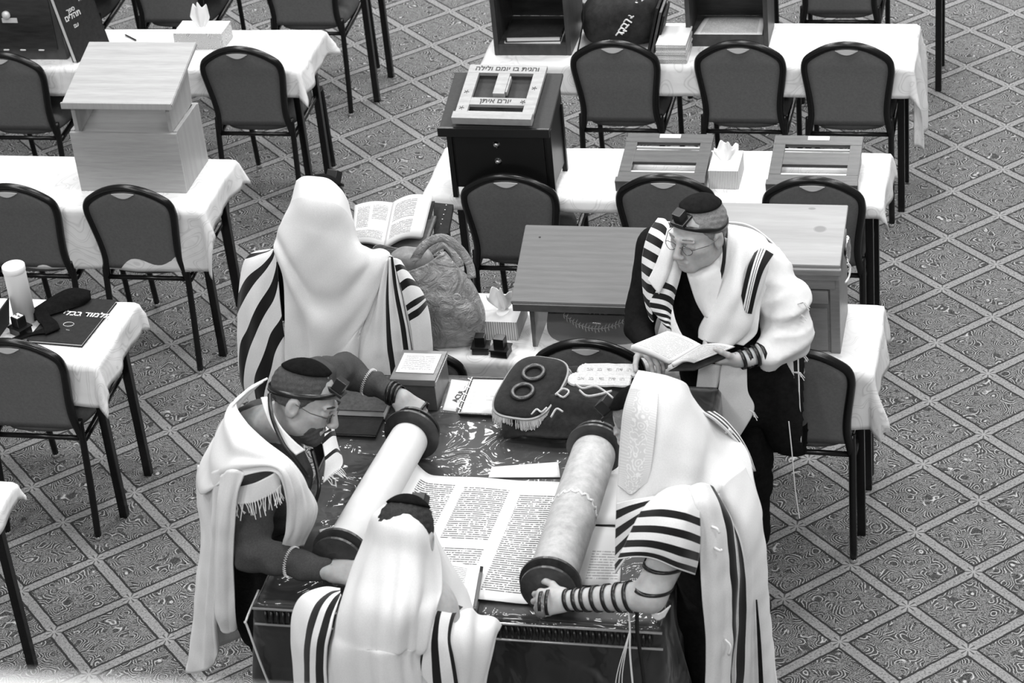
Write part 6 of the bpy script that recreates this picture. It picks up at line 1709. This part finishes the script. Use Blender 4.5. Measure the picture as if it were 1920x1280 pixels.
sheet('shawl_left_side', cols(
    [(-0.8488,0.6400,1.3702), (-0.9199,0.6400,1.3503), (-0.9597,0.6300,1.3063), (-0.9859,0.6100,1.2013), (-1.0091,0.6000,1.0711), (-1.0386,0.6000,0.8156), (-1.0, .62, .62)],
    [(-0.8255,0.6000,1.3916), (-0.8644,0.5800,1.3561), (-0.9099,0.5700,1.2724), (-0.9502,0.5600,1.1206), (-0.9671,0.5600,0.9835), (-0.9714,0.5600,0.8213), (-.93, .57, .62)],
    [(-0.8061,0.5700,1.4073), (-0.8295,0.5600,1.3360), (-0.8596,0.5500,1.2196), (-0.8798,0.5400,1.0906), (-0.8799,0.5400,0.9542), (-0.8696,0.5400,0.8160), (-.85, .55, .62)],
    [(-0.7975,0.5600,1.3916), (-0.8037,0.5500,1.2879), (-0.8085,0.5400,1.1385), (-0.8128,0.5400,1.0256), (-0.8171,0.5400,0.9111), (-0.8223,0.5400,0.8183), (-.79, .54, .62)]),
    stripes_mat('left_side_stripes', (1.0, 1.3), [(.24, .36), (.66, .82), (1.06, 1.22), (1.42, 1.58)]), pa, (60, 90), .006, lambda U, V: .006 * np.sin(U * 18 + V * 3) * V, rough=.002)
sheet('shawl_right_side', cols(
    [(-0.3934,0.5750,1.3702), (-0.4494,0.5600,1.2289), (-0.5208,0.5500,1.0768), (-0.5817,0.5400,0.9220), (-.56, .52, .62)],
    [(-0.3810,0.5650,1.3871), (-0.4129,0.5450,1.2393), (-.44, .53, 1.03), (-0.4457,0.5300,0.9347), (-.45, .51, .62)],
    [(-0.3708,0.5600,1.3968), (-0.3699,0.5450,1.2409), (-0.3642,0.5400,1.1118), (-0.3652,0.5400,0.9320), (-.36, .54, .62)],
    [(-0.3702,0.5750,1.3860), (-0.3439,0.5650,1.2736), (-0.3329,0.5650,1.0977), (-0.3286,0.5700,0.9372), (-.31, .58, .62)]),
    stripes_mat('right_side_stripes', 0, [(.42, .50), (.68, .78), (.90, .95)], .66), pa, (60, 60), .006, lambda U, V: .006 * np.sin(U * 22), rough=.002)
sheet('shawl_right_arm', cols(
    [(-0.3672,0.5650,1.3897), (-0.3475,0.5600,1.2655), (-0.3340,0.5600,1.1451), (-0.3310,0.5600,1.0338), (-0.3359,0.5600,0.9205)],
    [(-0.3583,0.5900,1.3713), (-0.3189,0.5700,1.2824), (-0.2989,0.5700,1.1669), (-0.2973,0.5700,1.0402), (-0.3012,0.5700,0.9157)],
    [(-0.3716,0.6600,1.3107), (-0.3127,0.6500,1.2198), (-0.2906,0.6500,1.1542), (-0.2854,0.6400,1.0533), (-0.2933,0.6400,0.8711)],
    [(-.42, .76, 1.22), (-.36, .76, 1.14), (-.34, .76, 1.05), (-.33, .76, .95), (-.33, .74, .85)]),
    stripes_mat('right_arm_stripes', 1, [(.06, .11), (.20, .27), (.39, .44), (.47, .53)]), pa, (40, 70), .006, rough=.002)

# ============================================================ hooded man at the right turning the roller
pd = thing('person', 'hooded man at the right with leather straps on his bare forearm, holding the roller', 'person', (0, 0, 0))
HD = Head((.725, -.520, 1.462), (-.86, .22, -.50), (-.45, .10, .88), 1.05)
wD = np.array((0.5241,-0.9250,1.0856)); eD = np.array((0.7876,-0.9650,1.1529)); sD = np.array((0.8782,-0.8000,1.3207))
hd = Field(wD - .17, wD + .13, .003); hand_into(hd, wD, (-1, .02, -.22), (-.1, -.72, .65), 1, 1.06, (.75, .8, .85, .9), .35, 0, .8)
af = Field(np.minimum(np.minimum(wD, eD), sD) - .12, np.maximum(np.maximum(wD, eD), sD) + .12, .006)
af.cone(wD, eD, .030, .048, 0).cone(eD, sD, .050, .062, .02)
td = Field((.60, -1.0, .85), (1.25, -.25, 1.45), .013)
td.cone((.93, -.50, 1.0), (.91, -.52, 1.22), .11, .11, 0).cone((.91, -.54, 1.22), sD, .08, .058, .03).cone((.90, -.52, 1.28), (.80, -.52, 1.36), .08, .06, .05)
fields_obj('body', [HD.build((.84, -.52, 1.32)), hd, af, td], MT['skin'], pd)
hair_cap(HD, pd, MT['hair_grey'], .052, -.05, 1.05)
kippah(HD, pd, MT['velvet'], -.05)
cube_at('phylactery_box', HD.w(.0, .085, .080), HD.R @ np.array([0, 1, -.3]), HD.R @ np.array([0, .62, .78]), .042, MT['black'], pd)
wraps('arm_strap', wD, eD, .031, .049, (.03, .14, .24, .37, .51, .65, .78), .012, MT['strap'], pd, .12)
wraps('upper_arm_strap', eD, sD, .051, .062, (.12, .42), .012, MT['strap'], pd, .7)
wraps('hand_strap', wD + np.array([-.055, 0, -.012]), wD + np.array([-.08, 0, -.018]), .036, .034, (.1, .95), .010, MT['strap'], pd, .2)
cd = Field((.62, -.98, .35), (1.35, -.20, 1.42), .012)
cd.ell((.91, -.54, 1.12), (.12, .15, .20), None, 0).cone((.91, -.54, 1.1), (.92, -.58, .62), .12, .125, .05).cone((.90, -.60, 1.28), sD, .09, .070, .04)
fields_obj('vest', [cd], MT['suit'], pd)
feetD = [(.92, -.46, 0), (.92, -.68, 0)]
legs('trousers', pd, (.91, -.56, .86), feetD, MT['suit']); shoes(pd, feetD, (-1, 0, 0))
HB_ = stripes_mat('hood_wool', 0, [])
sheet('shawl_hood', cols(
    [(0.7197,-0.5600,1.6824), (0.7044,-0.6200,1.6589), (0.6892,-0.6600,1.6115), (0.6806,-0.6900,1.5465), (0.6732,-0.7300,1.4481), (0.6699,-0.7800,1.3391), (0.6651,-0.8000,1.2618), (0.6576,-0.8200,1.1440)],
    [(0.7622,-0.5600,1.6750), (0.7607,-0.6600,1.6711), (0.7501,-0.7100,1.6200), (0.7384,-0.7400,1.5272), (0.7251,-0.7700,1.4335), (0.7143,-0.8100,1.3559), (0.7073,-0.8300,1.2927), (0.6995,-0.8400,1.1919)],
    [(0.8124,-0.5600,1.6643), (0.8150,-0.6600,1.6608), (0.8107,-0.7200,1.6112), (0.8055,-0.7600,1.5447), (0.7935,-0.7900,1.4707), (0.7783,-0.8200,1.3960), (0.7722,-0.8400,1.3430), (0.7659,-0.8500,1.2629)],
    [(0.8484,-0.5200,1.6176), (0.8657,-0.6200,1.6033), (0.8661,-0.7000,1.5633), (0.8580,-0.7500,1.5032), (0.8503,-0.7800,1.4481), (0.8493,-0.8100,1.4028), (0.8487,-0.8200,1.3622), (0.8457,-0.8200,1.3042)],
    [(0.8504,-0.4600,1.5444), (0.8894,-0.5400,1.5134), (0.9135,-0.6400,1.4872), (0.9190,-0.7100,1.4599), (0.9215,-0.7600,1.4287), (0.9246,-0.7900,1.4027), (0.9246,-0.8000,1.3717), (0.9255,-0.8000,1.3237)],
    [(0.8382,-0.4000,1.4754), (0.9162,-0.4200,1.4092), (0.9536,-0.5000,1.3838), (0.9726,-0.5800,1.3529), (0.9860,-0.6600,1.3423), (0.9870,-0.7000,1.3130), (0.9882,-0.7200,1.2790), (0.9859,-0.7200,1.2202)],
    [(0.8249,-0.3400,1.4155), (0.9424,-0.3400,1.3131), (1.0043,-0.4200,1.2862), (1.0423,-0.5000,1.2516), (1.0643,-0.5400,1.1824), (1.0746,-0.5600,1.1277), (1.0759,-0.5600,1.0674), (1.0773,-0.5600,1.0066)]),
    HB_, pd, (110, 110), .006, lambda U, V: .012 * np.sin(U * 16 + V * 5) * np.clip((U - .3) * 2.5, 0, 1) * np.clip(V * 3, 0, 1) + .006 * np.sin(U * 9 - V * 17) * np.clip((U - .35) * 2, 0, 1), rough=.002)
def atarah():
    m = new_mat('woven_hood_band', .64, .6, 0, .3); t = NT(m); c = t.coords('UV'); s = t.n('ShaderNodeSeparateXYZ'); t.l(c, s.inputs[0])
    u = s.outputs[0]; v_ = s.outputs[1]
    edge = t.math('MAXIMUM', t.math('LESS_THAN', u, .22), t.math('GREATER_THAN', u, .78))
    mp = t.n('ShaderNodeCombineXYZ'); t.l(t.math('MULTIPLY', u, 3.0), mp.inputs[0]); t.l(t.math('MULTIPLY', v_, 11.0), mp.inputs[1])
    vo = t.n('ShaderNodeTexVoronoi'); vo.inputs['Scale'].default_value = 1.6; t.l(mp.outputs[0], vo.inputs['Vector'])
    p = t.ramp(t.math('SINE', t.math('MULTIPLY', vo.outputs['Distance'], 16.0)), [(.35, 0), (.75, 1)])
    zig = t.math('GREATER_THAN', t.math('SINE', t.math('MULTIPLY', v_, 260.0)), .2)
    f = t.mix(edge, p, t.math('MULTIPLY', zig, .5))
    t.col(t.mix(f, .58, .74)); return m
sheet('hood_band', cols(
    [(0.7109,-0.6350,1.6709), (0.6956,-0.6750,1.6218), (0.6860,-0.7000,1.5536), (0.6785,-0.7400,1.4554), (0.6747,-0.7650,1.4039)],
    [(0.7329,-0.6500,1.6817), (0.7255,-0.7000,1.6307), (0.7165,-0.7300,1.5568), (0.7073,-0.7650,1.4670), (0.6986,-0.7850,1.4004)],
    [(0.7536,-0.6600,1.6837), (0.7511,-0.7200,1.6360), (0.7417,-0.7500,1.5531), (0.7310,-0.7850,1.4635), (0.7184,-0.8000,1.3990)],
    [(0.7793,-0.6650,1.6808), (0.7767,-0.7250,1.6314), (0.7673,-0.7600,1.5614), (0.7579,-0.7900,1.4781), (0.7451,-0.8000,1.4216)],
    [(0.7988,-0.6700,1.6795), (0.7991,-0.7300,1.6266), (0.7929,-0.7650,1.5568), (0.7836,-0.7900,1.4890), (0.7734,-0.8000,1.4481)]), atarah(), pd, (40, 60), .003)
sheet('shawl_sleeve', cols(
    [(0.8100,-0.8300,1.4281), (0.7732,-0.8800,1.4105), (0.7441,-0.9100,1.3638), (0.7190,-0.9300,1.3098), (0.6957,-0.9400,1.2635)],
    [(0.8476,-0.8400,1.4603), (0.8410,-0.9200,1.4533), (0.8312,-0.9700,1.4138), (0.8083,-0.9900,1.3609), (0.7902,-0.9900,1.3158)],
    [(0.8947,-0.8400,1.4707), (0.9010,-0.9300,1.4550), (0.9016,-0.9800,1.4109), (0.8937,-1.0000,1.3459), (0.8811,-0.9900,1.2801)],
    [(0.9294,-0.8300,1.4506), (0.9409,-0.9000,1.4169), (0.9423,-0.9300,1.3538), (0.9340,-0.9300,1.2767), (0.9184,-0.9200,1.2060)]),
    stripes_mat('sleeve_stripes', 1, [(.30, .385), (.49, .58), (.68, .79), (.885, .975)]), pd, (50, 80), .006, rough=.002)
sheet('shawl_inner_fall', cols(
    [(0.6751,-0.8000,1.3655), (0.6695,-0.8150,1.2888), (0.6643,-0.8250,1.2077), (0.6579,-0.8300,1.1218)],
    [(0.7280,-0.8200,1.3967), (0.7162,-0.8450,1.3430), (0.6969,-0.8550,1.2619), (0.6768,-0.8500,1.1623)],
    [(0.8053,-0.8400,1.4273), (0.7740,-0.8700,1.3976), (0.7445,-0.8850,1.3358), (0.7050,-0.8800,1.2226)]), stripes_mat('inner_fall_stripes', 1, [(.10, .23), (.36, .50), (.62, .74), (.86, .95)]), pd, (30, 60), .005, rough=.002)
sheet('shawl_near_wing', cols(
    [(0.9024,-0.8500,1.4726), (0.9326,-0.9000,1.4352), (0.9369,-0.9100,1.3003), (0.9333,-0.9000,1.1170), (0.9343,-0.8800,0.9207), (0.9190,-0.8600,0.7168)],
    [(0.9336,-0.8300,1.4735), (0.9692,-0.8800,1.4230), (0.9864,-0.8900,1.2887), (0.9867,-0.8800,1.1055), (0.9822,-0.8600,0.9084), (0.9646,-0.8400,0.7040)],
    [(0.9603,-0.7900,1.4334), (1.0058,-0.8300,1.3510), (1.0172,-0.8400,1.2144), (1.0157,-0.8300,1.0486), (1.0062,-0.8100,0.8698), (0.9857,-0.7900,0.6636)],
    [(0.9694,-0.7400,1.3696), (1.0252,-0.7700,1.2501), (1.0426,-0.7700,1.1236), (1.0415,-0.7600,0.9957), (1.0275,-0.7400,0.8146), (1.0075,-0.7200,0.6064)],
    [(0.9902,-0.7200,1.4045), (1.0564,-0.7400,1.2592), (1.0716,-0.7300,1.0952), (1.0686,-0.7200,0.9460), (1.0673,-0.7000,0.7854), (1.0613,-0.6800,0.5774)],
    [(1.0276,-0.5600,1.3518), (1.0730,-0.6000,1.2265), (1.0882,-0.6000,0.9970), (1.0902,-0.5900,0.7824), (1.0963,-0.5700,0.6178), (1.0978,-0.5600,0.4792)]),
    stripes_mat('wing_stripes', 0, [(.34, .43), (.455, .462), (.475, .482), (.495, .50), (.515, .60)]), pd, (90, 90), .006, lambda U, V: .007 * np.sin(U * 24 + V * 3) * np.clip(V * 2, 0, 1), rough=.003)
sheet('shawl_far_side', cols(
    [(1.0643,-0.5800,1.2312), (1.0821,-0.5800,0.9813), (1.0867,-0.5500,0.6006), (1.11, -.54, .30)],
    [(1.0328,-0.4600,1.2127), (1.03, -.40, .95), (1.05, -.38, .65), (1.05, -.38, .32)],
    [(0.9827,-0.3600,1.2193), (.92, -.34, .95), (.94, -.33, .65), (.95, -.33, .36)]), MT['wool'], pd, (50, 50), .006, rough=.004)
for xa, xb in ((1424, 1434), (1447, 1460)):
    pass
sheet('thin_stripe', cols([(1.0698,-0.7450,0.9861), (1.0676,-0.7350,0.8139), (1.0639,-0.7200,0.6114)], [(1.0746,-0.7450,0.9864), (1.0790,-0.7350,0.8148), (1.0788,-0.7200,0.6128)]), MT['suit'], pd, (4, 20), .002)
sheet('shawl_back_stripes', cols(
    [(0.8944,-0.5000,1.5022), (0.9329,-0.4700,1.4495), (0.9712,-0.4200,1.3593), (1.0018,-0.4000,1.2881), (1.0242,-0.3900,1.2126)],
    [(0.9147,-0.4000,1.4366), (0.9444,-0.3800,1.3935), (0.9786,-0.3600,1.3287), (1.0091,-0.3600,1.2648), (1.0311,-0.3700,1.1990)]), stripes_mat('back_stripe_pair', 0, [(.15, .40), (.6, .85)]), pd, (16, 40), .006, rough=.001)
for pts in ([(0.9728,-0.9000,1.3716), (0.9888,-0.9050,1.3688), (0.9958,-0.9050,1.3541)], [(0.9789,-0.9100,1.3032), (0.9963,-0.9150,1.2966), (1.0027,-0.9150,1.3009)], [(0.9891,-0.8700,0.9273), (1.0065,-0.8750,0.9064), (0.9987,-0.8750,0.8710)], [(0.9522,-0.4200,1.3739), (0.9626,-0.4200,1.3882), (0.9702,-0.4100,1.3681)]):
    bm = bmesh.new(); tube(bm, spline(pts, 8), .004, 6); obj('shawl_tassel', bm, MT['tissue'], pd, True)
sheet('elbow_cloth', cols([(0.7895,-0.9900,1.1176), (0.8174,-0.9900,1.1099), (0.8517,-0.9800,1.1342)], [(0.7966,-0.9850,1.0905), (0.8118,-0.9850,1.0798), (0.8304,-0.9800,1.0891)]), MT['wool'], pd, (8, 16), .004)
bm = bmesh.new(); tube(bm, spline([(0.7196,-0.9700,1.1121), (0.7212,-0.9700,1.0366), (0.7127,-0.9600,0.9269), (0.7112,-0.9500,0.7743)], 24), .003, 6); obj('knotted_cord', bm, MT['tissue'], pd)
for k in range(3):
    bm = bmesh.new(); tube(bm, spline([(0.7183,-0.9700,1.0164), (.66 + .01 * k, -.96, .80), (.665 + .018 * k, -.95, .62)], 16), .0014, 5); obj('cord_strand', bm, MT['tissue'], pd)
strap('trailing_strap', [(0.7485,-0.9700,1.1183), (0.7424,-0.9700,1.0183), (0.7453,-0.9600,0.9093), (0.7472,-0.9500,0.7775)], .012, MT['strap'], pd, (0, -1, .2))
